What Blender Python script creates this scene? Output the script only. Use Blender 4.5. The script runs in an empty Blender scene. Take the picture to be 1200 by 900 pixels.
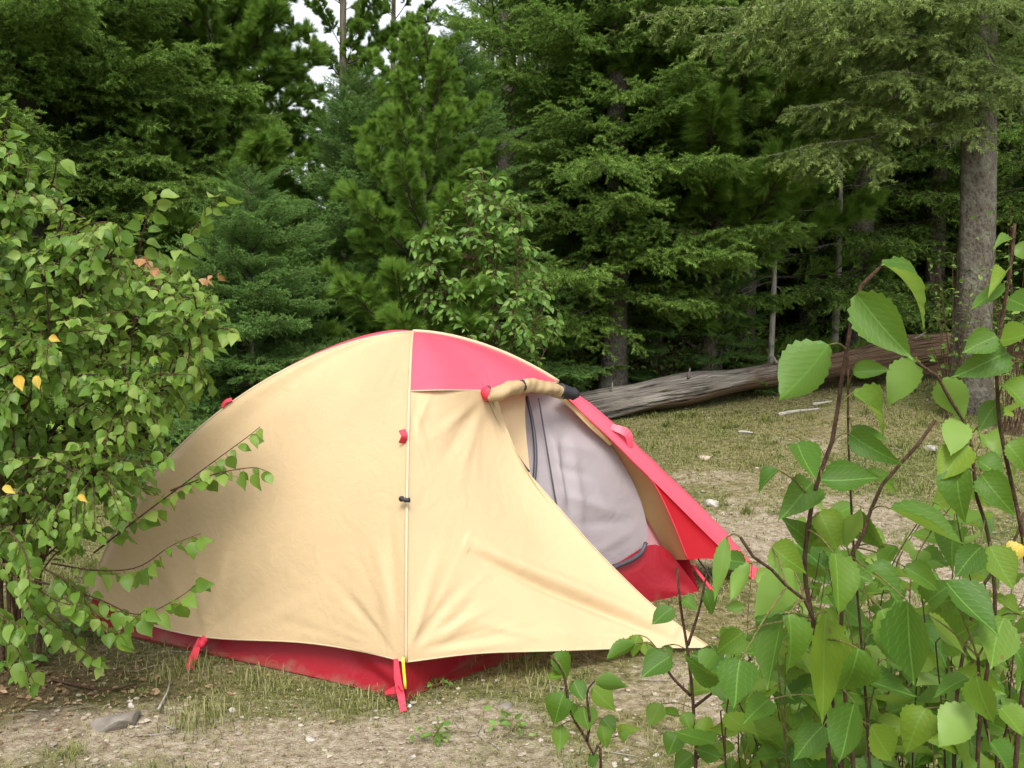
import bpy, math
import numpy as np
from mathutils import Vector, Matrix
rs = np.random.RandomState(7)
R = math.radians
SC = bpy.context.scene
COL = SC.collection

# ------------------------------------------------------------------ camera, light, exposure
F = 1167.0
PITCH = math.atan(110.0 / F)
EYE = np.array([0.0, 0.0, 1.5])
cam_d = bpy.data.cameras.new('camera')
cam_d.sensor_width = 36.0
cam_d.lens = 36.0 * F / 1200.0
cam_d.clip_start = 0.05
cam_d.clip_end = 2000.0
cam = bpy.data.objects.new('camera', cam_d)
COL.objects.link(cam)
cam.location = EYE
cam.rotation_euler = (R(90) - PITCH, 0, 0)
SC.camera = cam

SUN_EL, SUN_AZ = 56.0, -180.0      # azimuth measured from +Y towards +X: behind the camera, left
w = bpy.data.worlds.new('World')
SC.world = w
w.use_nodes = True
nt = w.node_tree
bg = nt.nodes['Background']
sky = nt.nodes.new('ShaderNodeTexSky')
sky.sky_type = 'NISHITA'
sky.sun_disc = False
sky.sun_elevation = R(SUN_EL)
sky.sun_rotation = R(SUN_AZ)
sky.air_density = 1.0
sky.dust_density = 3.0
hs = nt.nodes.new('ShaderNodeHueSaturation')
hs.inputs['Saturation'].default_value = 0.22
nt.links.new(sky.outputs[0], hs.inputs['Color'])
nt.links.new(hs.outputs[0], bg.inputs['Color'])
bg.inputs['Strength'].default_value = 0.15
sun_d = bpy.data.lights.new('sun', 'SUN')
sun_d.energy = 1.5
sun_d.angle = R(22)
sun_d.color = (1.0, 0.95, 0.86)
sun = bpy.data.objects.new('sun', sun_d)
COL.objects.link(sun)
sd = Vector((math.sin(R(SUN_AZ)) * math.cos(R(SUN_EL)), math.cos(R(SUN_AZ)) * math.cos(R(SUN_EL)), math.sin(R(SUN_EL))))
sun.rotation_euler = sd.to_track_quat('Z', 'Y').to_euler()
sun.location = (-4, -6, 12)
SC.view_settings.view_transform = 'Standard'
SC.view_settings.look = 'None'
SC.view_settings.exposure = 1.10
SC.view_settings.gamma = 1.0
SC.render.engine = 'CYCLES'
SC.cycles.use_denoising = True
SC.cycles.max_bounces = 8
SC.cycles.transparent_max_bounces = 8

# ------------------------------------------------------------------ helpers
def at(px, py, d):
    """point of the place at world depth Y = d that the photo shows at (px, py)"""
    X = (px - 600.0) / F
    v = -(py - 450.0) / F
    dr = np.array([X, math.cos(PITCH) + v * math.sin(PITCH), -math.sin(PITCH) + v * math.cos(PITCH)])
    return EYE + dr * (d / dr[1])

def proj(P):
    P = np.atleast_2d(P) - EYE
    fw = P[:, 1] * math.cos(PITCH) - P[:, 2] * math.sin(PITCH)
    up = P[:, 1] * math.sin(PITCH) + P[:, 2] * math.cos(PITCH)
    return np.stack([600 + F * P[:, 0] / fw, 450 - F * up / fw], 1)

def wave(x, y, f, s):
    r = np.random.RandomState(s)
    out = 0.0
    for k in range(6):
        a = r.uniform(0, 6.283); ph = r.uniform(0, 6.283); ff = f * r.uniform(0.6, 1.6)
        out = out + np.sin((x * math.cos(a) + y * math.sin(a)) * ff + ph)
    return out / 6.0

def softplus(t, k=2.0):
    return np.log1p(np.exp(np.clip(t * k, -40, 40))) / k

def gz(x, y):
    x = np.asarray(x, float); y = np.asarray(y, float)
    near = np.exp(-((x + 0.4) ** 2 + (y - 4.3) ** 2) / 2.6)
    yy = np.minimum(y, 60)
    ramp = np.clip((y - 5.0) / 4.0, 0, 1)
    z = 0.085 * softplus(yy - 5.2) + 0.09 * softplus(np.minimum(x, 14) - 0.5) * ramp + 0.04 * softplus(yy - 13)
    z = z + (1 - near) * (0.035 * wave(x, y, 1.6, 3) + 0.012 * wave(x, y, 6, 4))
    z = z + 0.05 * np.exp(-((x + 1.55) ** 2 / 0.25 + (y - 3.3) ** 2 / 0.12))
    z = z - 0.0 * x
    return z

def gnd(px, py, z=None):
    """where the sight line through (px, py) meets the ground"""
    d = 2.0
    for k in range(1200):
        p = at(px, py, d)
        g = float(gz(p[0], p[1])) if z is None else z
        if p[2] <= g:
            break
        d += 0.01
    return at(px, py, d)

def link(o, parent=None):
    COL.objects.link(o)
    if parent is not None:
        o.parent = parent
    return o

def mesh_np(name, V, faces, mats, mat_idx=None, smooth=True, attr=None, uv=None):
    """V (n,3); faces: list of (m,k) int arrays; mats: list of materials; mat_idx: list like faces"""
    me = bpy.data.meshes.new(name)
    V = np.asarray(V, np.float32)
    me.vertices.add(len(V))
    me.vertices.foreach_set('co', V.ravel())
    tot = np.concatenate([np.full(len(f), f.shape[1], np.int32) for f in faces])
    idx = np.concatenate([f.ravel() for f in faces]).astype(np.int32)
    me.loops.add(len(idx))
    me.loops.foreach_set('vertex_index', idx)
    me.polygons.add(len(tot))
    st = np.concatenate([[0], np.cumsum(tot)[:-1]]).astype(np.int32)
    me.polygons.foreach_set('loop_start', st)
    me.polygons.foreach_set('loop_total', tot)
    for m in mats:
        me.materials.append(m)
    if mat_idx is not None:
        mi = np.concatenate([np.full(len(f), i, np.int32) if np.isscalar(i) else np.asarray(i, np.int32) for f, i in zip(faces, mat_idx)])
        me.polygons.foreach_set('material_index', mi)
    me.polygons.foreach_set('use_smooth', np.full(len(tot), smooth))
    if attr is not None:
        for k, a in attr.items():
            at_ = me.attributes.new(k, 'FLOAT', 'POINT')
            at_.data.foreach_set('value', np.asarray(a, np.float32))
    if uv is not None:
        l = me.uv_layers.new(name='UVMap')
        l.data.foreach_set('uv', np.asarray(uv, np.float32)[idx].ravel())
    me.update()
    me.validate()
    return me

class MB:
    """collects pieces of ONE mesh"""
    def __init__(s):
        s.V = []; s.F = {}; s.n = 0; s.A = []; s.U = []
    def add(s, V, F_, mi=0, a=0.0, uv=None):
        V = np.asarray(V, float); F_ = np.asarray(F_, int)
        s.V.append(V); s.F.setdefault((F_.shape[1], mi), []).append(F_ + s.n); s.n += len(V)
        s.A.append(np.full(len(V), a) if np.isscalar(a) else a)
        s.U.append(np.zeros((len(V), 2)) if uv is None else uv)
    def tube(s, pts, rad, n=6, mi=0, a=0.0, cap=True):
        V, F_ = tube(pts, rad, n)
        s.add(V, F_, mi, a)
        if cap:
            m = len(np.atleast_2d(pts))
            c0 = s.n - len(V)
            for base, sg in ((c0, -1), (c0 + (m - 1) * n, 1)):
                ring = np.arange(n) + base
                f = ring[::sg]
                s.F.setdefault((n, mi), []).append(f[None, :])
    def data(s, name, mats, smooth=True):
        keys = list(s.F)
        return mesh_np(name, np.concatenate(s.V), [np.concatenate(s.F[k]) for k in keys], mats, [k[1] for k in keys], smooth,
                       {'rnd': np.concatenate(s.A)}, np.concatenate(s.U))
    def build(s, name, mats, parent=None, smooth=True):
        if not isinstance(mats, list): mats = [mats]
        return link(bpy.data.objects.new(name, s.data(name, mats, smooth)), parent)

def tube(pts, rad, n=6):
    P = np.asarray(pts, float); m = len(P)
    rad = np.full(m, rad, float) if np.isscalar(rad) else np.asarray(rad, float)
    T = np.gradient(P, axis=0)
    T /= np.linalg.norm(T, axis=1)[:, None] + 1e-9
    ref = np.array([0.0, 0.0, 1.0]) if abs(T[0, 2]) < 0.9 else np.array([1.0, 0, 0])
    A = np.cross(T, ref); A /= np.linalg.norm(A, axis=1)[:, None] + 1e-9
    for k in range(1, m):                                   # keep rings from flipping
        if A[k] @ A[k - 1] < 0: A[k] = -A[k]
    B = np.cross(T, A)
    th = np.arange(n) / n * 2 * math.pi
    V = P[:, None] + rad[:, None, None] * (np.cos(th)[None, :, None] * A[:, None] + np.sin(th)[None, :, None] * B[:, None])
    i = np.arange(m - 1)[:, None] * n; j = np.arange(n)[None, :]; j2 = (j + 1) % n
    Fc = np.stack([i + j, i + j2, i + n + j2, i + n + j], -1).reshape(-1, 4)
    return V.reshape(-1, 3), Fc

def spline(pts, n):
    """Catmull-Rom through pts, n samples by arc length"""
    P = np.asarray(pts, float)
    if len(P) == 2:
        t = np.linspace(0, 1, n)[:, None]
        return P[0] * (1 - t) + P[1] * t
    Q = np.concatenate([[2 * P[0] - P[1]], P, [2 * P[-1] - P[-2]]])
    out = []
    for k in range(len(P) - 1):
        t = np.linspace(0, 1, 17)[:-1, None]
        a, b, c, d = Q[k:k + 4]
        out.append(0.5 * (2 * b + (c - a) * t + (2 * a - 5 * b + 4 * c - d) * t ** 2 + (3 * b - a - 3 * c + d) * t ** 3))
    out = np.concatenate(out + [P[-1:]])
    L = np.concatenate([[0], np.cumsum(np.linalg.norm(np.diff(out, axis=0), axis=1))])
    s = np.linspace(0, L[-1], n)
    return np.stack([np.interp(s, L, out[:, k]) for k in range(3)], 1)

def resample(P, n):
    L = np.concatenate([[0], np.cumsum(np.linalg.norm(np.diff(P, axis=0), axis=1))])
    s = np.linspace(0, L[-1], n)
    return np.stack([np.interp(s, L, P[:, k]) for k in range(3)], 1)

def tag(o, label=None, cat=None, group=None, kind=None):
    if label: o['label'] = label
    if cat: o['category'] = cat
    if group: o['group'] = group
    if kind: o['kind'] = kind
    return o

def thing(name, label, cat, loc=(0, 0, 0), group=None):
    o = link(bpy.data.objects.new(name, None))
    o.empty_display_size = 0.1
    o.location = tuple(float(v) for v in loc)
    return tag(o, label, cat, group)

def part(root, o, label=None):
    """parent o (built in world coordinates) under a root that is only translated"""
    o.parent = root
    o.matrix_parent_inverse = Matrix.Translation(-Vector(root.location))
    if label: o['label'] = label
    return o

# ------------------------------------------------------------------ materials
class NT:
    def __init__(s, name):
        s.m = bpy.data.materials.new(name); s.m.use_nodes = True
        s.t = s.m.node_tree; s.b = s.t.nodes['Principled BSDF']; s.out = s.t.nodes['Material Output']
    def n(s, typ, **kw):
        nd = s.t.nodes.new('ShaderNode' + typ)
        for k, v in kw.items():
            if k in nd.inputs.keys(): nd.inputs[k].default_value = v
            else: setattr(nd, k, v)
        return nd
    def l(s, a, b): s.t.links.new(a, b)
    def ramp(s, fac, stops):
        nd = s.n('ValToRGB'); e = nd.color_ramp.elements
        while len(e) < len(stops): e.new(0.5)
        for k, (p, c) in enumerate(stops):
            e[k].position = p; e[k].color = (*c, 1)
        s.l(fac, nd.inputs[0]); return nd.outputs[0]
    def mix(s, fac, a, b, blend='MIX'):
        nd = s.n('Mix'); nd.data_type = 'RGBA'; nd.blend_type = blend
        for sock, v in ((nd.inputs[0], fac), (nd.inputs[6], a), (nd.inputs[7], b)):
            if hasattr(v, 'is_linked') or isinstance(v, bpy.types.NodeSocket): s.l(v, sock)
            else: sock.default_value = v if not isinstance(v, tuple) or len(v) == 4 else (*v, 1)
        return nd.outputs[2]
    def math(s, op, a, b=0.5, c=None):
        nd = s.n('Math'); nd.operation = op
        for k, v in enumerate((a, b, c)):
            if v is None: continue
            if isinstance(v, bpy.types.NodeSocket): s.l(v, nd.inputs[k])
            else: nd.inputs[k].default_value = v
        return nd.outputs[0]
    def noise(s, scale, vec=None, detail=4, rough=0.55):
        nd = s.n('TexNoise'); nd.inputs['Scale'].default_value = scale; nd.inputs['Detail'].default_value = detail
        nd.inputs['Roughness'].default_value = rough
        if vec is not None: s.l(vec, nd.inputs['Vector'])
        return nd.outputs[0]
    def obj(s, scale=(1, 1, 1)):
        tc = s.n('TexCoord'); mp = s.n('Mapping'); mp.inputs['Scale'].default_value = scale
        s.l(tc.outputs['Object'], mp.inputs[0]); return mp.outputs[0]
    def bump(s, h, strength=0.3, dist=0.01):
        b = s.n('Bump'); b.inputs['Strength'].default_value = strength; b.inputs['Distance'].default_value = dist
        s.l(h, b.inputs['Height']); s.l(b.outputs[0], s.b.inputs['Normal']); return b.outputs[0]

def plain(name, col, rough=0.6, metal=0.0, var=0.12):
    t = NT(name)
    v = t.noise(60, t.obj())
    c = t.ramp(v, [(0.3, tuple(x * (1 - var) for x in col)), (0.7, tuple(min(1, x * (1 + var)) for x in col))])
    t.l(c, t.b.inputs['Base Color']); t.b.inputs['Roughness'].default_value = rough; t.b.inputs['Metallic'].default_value = metal
    return t.m

def fabric(name, col, trans=0.25, rough=0.5, tcol=None, bump=0.25, spec=0.35):
    t = NT(name)
    co = t.obj()
    big = t.noise(3.0, co, 3)
    c = t.ramp(big, [(0.3, tuple(x * 0.95 for x in col)), (0.7, tuple(min(1, x * 1.04) for x in col))])
    fine = t.noise(420, co, 2)
    c = t.mix(0.10, c, fine, 'OVERLAY')
    t.l(c, t.b.inputs['Base Color'])
    t.b.inputs['Roughness'].default_value = rough
    t.b.inputs['Specular IOR Level'].default_value = spec
    wr = t.n('TexNoise'); wr.inputs['Scale'].default_value = 9; wr.inputs['Detail'].default_value = 6; wr.inputs['Distortion'].default_value = 1.2
    t.l(co, wr.inputs['Vector'])
    w2 = t.noise(38, co, 4, 0.6)
    h = t.math('MULTIPLY_ADD', w2, 0.3, wr.outputs[0])
    bn = t.bump(h, bump, 0.012)
    tr = t.n('BsdfTranslucent'); tr.inputs['Color'].default_value = (*(tcol or col), 1)
    mx = t.n('MixShader'); mx.inputs[0].default_value = trans
    t.l(t.b.outputs[0], mx.inputs[1]); t.l(tr.outputs[0], mx.inputs[2]); t.l(mx.outputs[0], t.out.inputs['Surface'])
    return t.m

def leafmat(name, c_lo, c_mid, c_hi, obj_random=True, veins=True, trans=0.35, under=None, rough=0.42):
    t = NT(name)
    if obj_random:
        rnd = t.n('ObjectInfo').outputs['Random']
    else:
        a = t.n('Attribute'); a.attribute_name = 'rnd'; rnd = a.outputs['Fac']
    c = t.ramp(rnd, [(0.0, c_lo), (0.55, c_mid), (1.0, c_hi)])
    pat = t.noise(30, t.obj(), 3)
    c = t.mix(t.math('MULTIPLY', pat, 0.35), c, tuple(x * 0.7 for x in c_mid))
    if veins:
        sp_ = t.n('TexVoronoi'); sp_.inputs['Scale'].default_value = 5.5; sp_.inputs['Randomness'].default_value = 1.0
        uvn = t.n('UVMap'); cb = t.n('CombineXYZ'); sx_ = t.n('SeparateXYZ'); t.l(uvn.outputs[0], sx_.inputs[0])
        t.l(t.math('MULTIPLY_ADD', rnd, 37.0, sx_.outputs[0]), cb.inputs[0]); t.l(sx_.outputs[1], cb.inputs[1]); t.l(cb.outputs[0], sp_.inputs['Vector'])
        sc_ = t.n('SeparateColor'); t.l(sp_.outputs['Color'], sc_.inputs[0])
        spot = t.math('MULTIPLY', t.math('GREATER_THAN', sc_.outputs[0], 0.84), t.math('LESS_THAN', sp_.outputs['Distance'], t.math('MULTIPLY', sc_.outputs[1], 0.24)))
        c = t.mix(t.math('MULTIPLY', spot, 0.75), c, (0.16, 0.085, 0.03))
        uv = t.n('UVMap'); sp = t.n('SeparateXYZ'); t.l(uv.outputs[0], sp.inputs[0])
        ax = t.math('ABSOLUTE', t.math('SUBTRACT', sp.outputs[0], 0.5))
        mid = t.math('LESS_THAN', ax, 0.018)
        ph = t.math('SUBTRACT', t.math('MULTIPLY', sp.outputs[1], 9.0), t.math('MULTIPLY', ax, 7.0))
        lat = t.math('LESS_THAN', t.math('ABSOLUTE', t.math('SUBTRACT', t.math('FRACT', ph), 0.5)), 0.06)
        vein = t.math('MAXIMUM', mid, t.math('MULTIPLY', lat, 0.45))
        c = t.mix(t.math('MULTIPLY', vein, 0.6), c, tuple(min(1, x * 1.9 + 0.03) for x in c_mid))
        t.bump(t.math('ABSOLUTE', t.math('SUBTRACT', t.math('FRACT', ph), 0.5)), 0.22, 0.0015)
    geo = t.n('NewGeometry')
    u = under or tuple(x * 1.2 + 0.02 for x in c_mid)
    c = t.mix(t.math('MULTIPLY', geo.outputs['Backfacing'], 0.65), c, u)
    t.l(c, t.b.inputs['Base Color'])
    t.b.inputs['Roughness'].default_value = rough
    t.b.inputs['Specular IOR Level'].default_value = 0.28
    tr = t.n('BsdfTranslucent'); cc = t.mix(0.65, c, (0.30, 0.42, 0.05)); t.l(cc, tr.inputs['Color'])
    mx = t.n('MixShader'); mx.inputs[0].default_value = trans
    t.l(t.b.outputs[0], mx.inputs[1]); t.l(tr.outputs[0], mx.inputs[2]); t.l(mx.outputs[0], t.out.inputs['Surface'])
    return t.m

def needlemat(name, a, b, trans=0.38):
    t = NT(name)
    at_ = t.n('Attribute'); at_.attribute_name = 'rnd'
    oi = t.n('ObjectInfo').outputs['Random']
    c = t.ramp(at_.outputs['Fac'], [(0.0, a), (1.0, b)])
    c = t.mix(t.math('MULTIPLY', oi, 0.35), c, tuple(0.5 * (x + y) for x, y in zip(a, b)))
    t.l(c, t.b.inputs['Base Color']); t.b.inputs['Roughness'].default_value = 0.5
    t.b.inputs['Specular IOR Level'].default_value = 0.25
    tr = t.n('BsdfTranslucent'); t.l(t.mix(0.4, c, b), tr.inputs['Color'])
    mx = t.n('MixShader'); mx.inputs[0].default_value = trans
    t.l(t.b.outputs[0], mx.inputs[1]); t.l(tr.outputs[0], mx.inputs[2]); t.l(mx.outputs[0], t.out.inputs['Surface'])
    return t.m

def barkmat(name, dark, light, lichen=None, sc=(14, 14, 3)):
    t = NT(name)
    co = t.obj(sc)
    v = t.n('TexVoronoi'); v.inputs['Scale'].default_value = 2.2; t.l(co, v.inputs['Vector'])
    nz = t.noise(4.0, co, 6, 0.65)
    h = t.math('MULTIPLY_ADD', v.outputs['Distance'], 0.6, nz)
    c = t.ramp(h, [(0.35, dark), (0.85, light)])
    if lichen:
        ln = t.noise(9.0, t.obj(), 7, 0.75)
        f = t.ramp(ln, [(0.48, (0, 0, 0)), (0.60, (1, 1, 1))])
        c = t.mix(t.math('MULTIPLY', f, 0.6), c, lichen)
    t.l(c, t.b.inputs['Base Color']); t.b.inputs['Roughness'].default_value = 0.9
    t.b.inputs['Specular IOR Level'].default_value = 0.15
    t.bump(h, 0.9, 0.02)
    return t.m

M = {}
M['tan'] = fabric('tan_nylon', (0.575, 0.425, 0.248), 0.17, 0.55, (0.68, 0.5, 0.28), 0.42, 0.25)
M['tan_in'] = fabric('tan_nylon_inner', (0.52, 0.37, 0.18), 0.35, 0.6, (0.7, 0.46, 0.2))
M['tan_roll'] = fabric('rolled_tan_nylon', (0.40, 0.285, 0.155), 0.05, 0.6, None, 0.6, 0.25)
M['cream'] = fabric('cream_seam_tape', (0.55, 0.43, 0.28), 0.1, 0.5)
M['pink'] = fabric('bright_lit_red_nylon', (0.80, 0.095, 0.150), 0.22, 0.36, (0.85, 0.13, 0.19), 0.25, 0.6)  # red cloth; its bright, overexposed light is put into a pinker base colour
M['red'] = fabric('red_floor_nylon', (0.27, 0.006, 0.016), 0.10, 0.45, (0.8, 0.03, 0.05), 0.35, 0.4)
_m = M['red']; _t = _m.node_tree
_tc = _t.nodes.new('ShaderNodeTexCoord'); _sp = _t.nodes.new('ShaderNodeSeparateXYZ'); _t.links.new(_tc.outputs['Object'], _sp.inputs[0])
_nz = _t.nodes.new('ShaderNodeTexNoise'); _nz.inputs['Scale'].default_value = 14; _nz.inputs['Detail'].default_value = 8; _t.links.new(_tc.outputs['Object'], _nz.inputs['Vector'])
_ma = _t.nodes.new('ShaderNodeMath'); _ma.operation = 'MULTIPLY_ADD'; _t.links.new(_sp.outputs[2], _ma.inputs[0]); _ma.inputs[1].default_value = -7.0; _t.links.new(_nz.outputs[0], _ma.inputs[2])
_rp = _t.nodes.new('ShaderNodeValToRGB'); _rp.color_ramp.elements[0].position = 0.26; _rp.color_ramp.elements[1].position = 0.62; _rp.color_ramp.elements[1].color = (0.6, 0.6, 0.6, 1); _t.links.new(_ma.outputs[0], _rp.inputs[0])
_bs = _t.nodes['Principled BSDF']; _old = _bs.inputs['Base Color'].links[0].from_socket
_mx = _t.nodes.new('ShaderNodeMix'); _mx.data_type = 'RGBA'; _t.links.new(_rp.outputs[0], _mx.inputs[0]); _t.links.new(_old, _mx.inputs[6]); _mx.inputs[7].default_value = (0.20, 0.13, 0.085, 1); _t.links.new(_mx.outputs[2], _bs.inputs['Base Color'])
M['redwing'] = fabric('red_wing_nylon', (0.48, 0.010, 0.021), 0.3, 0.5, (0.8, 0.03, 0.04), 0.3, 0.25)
M['lav'] = fabric('grey_inner_nylon', (0.37, 0.325, 0.34), 0.25, 0.6, (0.55, 0.46, 0.49), 0.4)
M['palepink'] = fabric('backlit_inner_nylon', (0.75, 0.42, 0.45), 0.3, 0.6)  # pink inner wall, its colour paled for light shining through it
M['black'] = plain('black_webbing', (0.018, 0.017, 0.02), 0.6)
M['zip'] = plain('dark_zipper', (0.045, 0.045, 0.055), 0.5)
M['strap'] = plain('red_webbing', (0.62, 0.03, 0.06), 0.7)
M['yellow'] = plain('yellow_pole', (0.75, 0.62, 0.05), 0.35)
M['alu'] = plain('aluminium_peg', (0.75, 0.76, 0.78), 0.35, 0.3)
M['bark'] = barkmat('spruce_bark', (0.028, 0.023, 0.018), (0.125, 0.108, 0.085), (0.20, 0.205, 0.155), (16, 16, 11))
M['limb'] = barkmat('conifer_limb', (0.025, 0.020, 0.015), (0.085, 0.066, 0.048))
M['greylimb'] = barkmat('grey_limb', (0.07, 0.06, 0.05), (0.24, 0.215, 0.18))
M['pinebark'] = barkmat('pine_bark', (0.06, 0.05, 0.035), (0.17, 0.15, 0.11))
M['deadwood'] = barkmat('grey_dead_twig', (0.16, 0.14, 0.12), (0.36, 0.33, 0.28))
M['twig'] = barkmat('brown_twig', (0.045, 0.028, 0.02), (0.13, 0.075, 0.05), None, (60, 60, 20))
M['pale_twig'] = barkmat('green_twig', (0.16, 0.13, 0.05), (0.28, 0.24, 0.09), None, (60, 60, 20))
M['spruce'] = needlemat('spruce_needles', (0.060, 0.120, 0.020), (0.250, 0.395, 0.075))
M['bluespruce'] = needlemat('fir_needles', (0.056, 0.120, 0.027), (0.215, 0.370, 0.090))
M['lichenspruce'] = needlemat('old_spruce_needles', (0.070, 0.115, 0.028), (0.300, 0.395, 0.110))
M['pine'] = needlemat('pine_needles', (0.105, 0.205, 0.024), (0.245, 0.400, 0.066), 0.42)
M['bleaf'] = leafmat('birch_leaf', (0.042, 0.118, 0.014), (0.082, 0.178, 0.017), (0.190, 0.280, 0.024), True, True, 0.42, None, 0.5)
M['bleaf_s'] = leafmat('birch_leaf_mass', (0.078, 0.165, 0.024), (0.145, 0.260, 0.038), (0.30, 0.40, 0.10), False, False, 0.45)
M['sleaf'] = leafmat('shrub_leaf', (0.078, 0.165, 0.024), (0.145, 0.260, 0.038), (0.30, 0.40, 0.10), True, False, 0.45)
M['mleaf'] = leafmat('maple_leaf', (0.070, 0.155, 0.026), (0.115, 0.230, 0.038), (0.22, 0.33, 0.08), True, False)
M['mleaf_s'] = leafmat('maple_leaf_mass', (0.070, 0.155, 0.026), (0.115, 0.230, 0.038), (0.22, 0.33, 0.08), False, False)
M['yleaf'] = leafmat('yellow_leaf', (0.45, 0.27, 0.03), (0.52, 0.34, 0.04), (0.55, 0.42, 0.08), True, True, 0.3, (0.55, 0.38, 0.08))
M['oleaf'] = leafmat('rusty_leaf', (0.22, 0.085, 0.03), (0.30, 0.15, 0.06), (0.42, 0.29, 0.16), True, True, 0.2, (0.4, 0.24, 0.12))
M['litter'] = leafmat('dry_leaf_litter', (0.11, 0.065, 0.035), (0.22, 0.14, 0.075), (0.38, 0.28, 0.17), False, False, 0.1, (0.3, 0.2, 0.1), 0.8)
M['grass'] = leafmat('grass_blade', (0.080, 0.130, 0.028), (0.165, 0.175, 0.058), (0.33, 0.28, 0.14), False, False, 0.3, (0.27, 0.26, 0.10))

def stonemat(name, a, b):
    t = NT(name)
    n = t.noise(9, t.obj(), 7, 0.65)
    c = t.ramp(n, [(0.3, a), (0.7, b)])
    t.l(c, t.b.inputs['Base Color']); t.b.inputs['Roughness'].default_value = 0.85
    t.bump(t.noise(25, t.obj(), 6, 0.7), 0.6, 0.01)
    return t.m
M['stone'] = stonemat('grey_stone', (0.11, 0.095, 0.08), (0.24, 0.21, 0.175))
M['whitestone'] = stonemat('pale_stone', (0.31, 0.285, 0.245), (0.50, 0.465, 0.42))
M['warmstone'] = stonemat('buff_stone', (0.34, 0.27, 0.20), (0.50, 0.42, 0.33))

t = NT('campsite_soil')
co = t.obj()
at_ = t.n('Attribute'); at_.attribute_name = 'bare'
af = t.n('Attribute'); af.attribute_name = 'forest'
n1 = t.noise(3.2, co, 8, 0.62); n2 = t.noise(24, co, 8, 0.68); n3 = t.noise(120, co, 4, 0.65)
turf = t.ramp(n2, [(0.30, (0.07, 0.065, 0.025)), (0.44, (0.17, 0.15, 0.062)), (0.58, (0.30, 0.255, 0.13)), (0.74, (0.46, 0.40, 0.26))])
n4 = t.noise(1.1, co, 5, 0.6)
turf = t.mix(t.ramp(n4, [(0.42, (0, 0, 0)), (0.62, (1, 1, 1))]), turf, t.ramp(n2, [(0.32, (0.05, 0.06, 0.018)), (0.5, (0.13, 0.145, 0.045)), (0.7, (0.27, 0.25, 0.11))]))
dirt = t.ramp(n2, [(0.30, (0.13, 0.095, 0.062)), (0.46, (0.33, 0.265, 0.18)), (0.66, (0.52, 0.45, 0.34))])
f = t.math('ADD', at_.outputs['Fac'], t.math('MULTIPLY', t.math('SUBTRACT', n1, 0.5), 1.6))
f = t.ramp(f, [(0.35, (0, 0, 0)), (0.65, (1, 1, 1))])
c = t.mix(f, turf, dirt)
vo = t.n('TexVoronoi'); vo.inputs['Scale'].default_value = 55; t.l(co, vo.inputs['Vector'])
peb = t.ramp(vo.outputs['Distance'], [(0.22, (1, 1, 1)), (0.34, (0, 0, 0))])
pc = t.n('SeparateColor'); t.l(vo.outputs['Color'], pc.inputs[0])
on = t.math('GREATER_THAN', pc.outputs[0], 0.72)
pebc = t.ramp(pc.outputs[1], [(0.0, (0.30, 0.25, 0.2)), (1.0, (0.60, 0.56, 0.50))])
c = t.mix(t.math('MULTIPLY', t.math('MULTIPLY', peb, on), 0.8), c, pebc)
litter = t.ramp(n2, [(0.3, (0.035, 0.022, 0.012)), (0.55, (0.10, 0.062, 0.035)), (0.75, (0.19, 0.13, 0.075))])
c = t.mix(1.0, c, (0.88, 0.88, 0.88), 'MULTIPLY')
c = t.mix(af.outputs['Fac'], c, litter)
t.l(c, t.b.inputs['Base Color']); t.b.inputs['Roughness'].default_value = 0.95
t.b.inputs['Specular IOR Level'].default_value = 0.1
h = t.math('MULTIPLY_ADD', n3, 0.4, t.math('MULTIPLY_ADD', peb, 0.25, n2))
t.bump(h, 0.9, 0.03)
M['soil'] = t.m

# ------------------------------------------------------------------ the ground: one sheet to the horizon
def axis_pts(lo, a, b, hi, step, g=1.18):
    mid = list(np.arange(a, b + 1e-6, step))
    up, s = [b], step
    while up[-1] < hi: s *= g; up.append(up[-1] + s)
    dn, s = [a], step
    while dn[-1] > lo: s *= g; dn.append(dn[-1] - s)
    return np.array(dn[:0:-1] + mid + up[1:])
gx = axis_pts(-400, -5, 6, 400, 0.045)
gy = axis_pts(-80, 2.6, 10, 600, 0.045)
GX, GY = np.meshgrid(gx, gy)
patches = [(440, 890, 0.42, 0.75), (320, 892, 0.4, 0.75), (120, 855, 0.4, 0.8), (880, 630, 0.8, 0.9), (860, 560, 0.45, 0.5), (960, 520, 0.5, 0.4), (930, 810, 0.6, 0.95), (700, 895, 0.4, 0.3), (1000, 600, 0.6, 0.5), (560, 835, 0.25, 0.5), (1180, 700, 0.9, 0.6)]
bare = np.full(GX.shape, 0.10)
patch_w = []
for (px, py, r, a) in patches:
    p = gnd(px, py); patch_w.append((p[0], p[1], r, a))
def bare_at(x, y):
    b = 0.10
    for (cx, cy, r, a) in patch_w:
        b = b + a * np.exp(-((x - cx) ** 2 + 2.2 * (y - cy) ** 2) / (r * r))
    return np.clip(b, 0, 1)
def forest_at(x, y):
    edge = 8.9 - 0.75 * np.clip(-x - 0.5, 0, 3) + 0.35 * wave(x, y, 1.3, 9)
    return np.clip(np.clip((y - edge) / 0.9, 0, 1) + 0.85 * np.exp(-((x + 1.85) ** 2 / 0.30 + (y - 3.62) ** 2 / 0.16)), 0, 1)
V = np.stack([GX, GY, gz(GX, GY)], -1).reshape(-1, 3)
ny, nx = GX.shape
i = np.arange(ny - 1)[:, None] * nx + np.arange(nx - 1)[None]
Fq = np.stack([i, i + 1, i + nx + 1, i + nx], -1).reshape(-1, 4)
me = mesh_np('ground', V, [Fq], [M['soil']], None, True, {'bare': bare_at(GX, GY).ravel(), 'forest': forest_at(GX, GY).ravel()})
tag(link(bpy.data.objects.new('ground', me)), 'trodden camp clearing of dry grass, dirt and gravel', None, None, 'structure')

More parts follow.
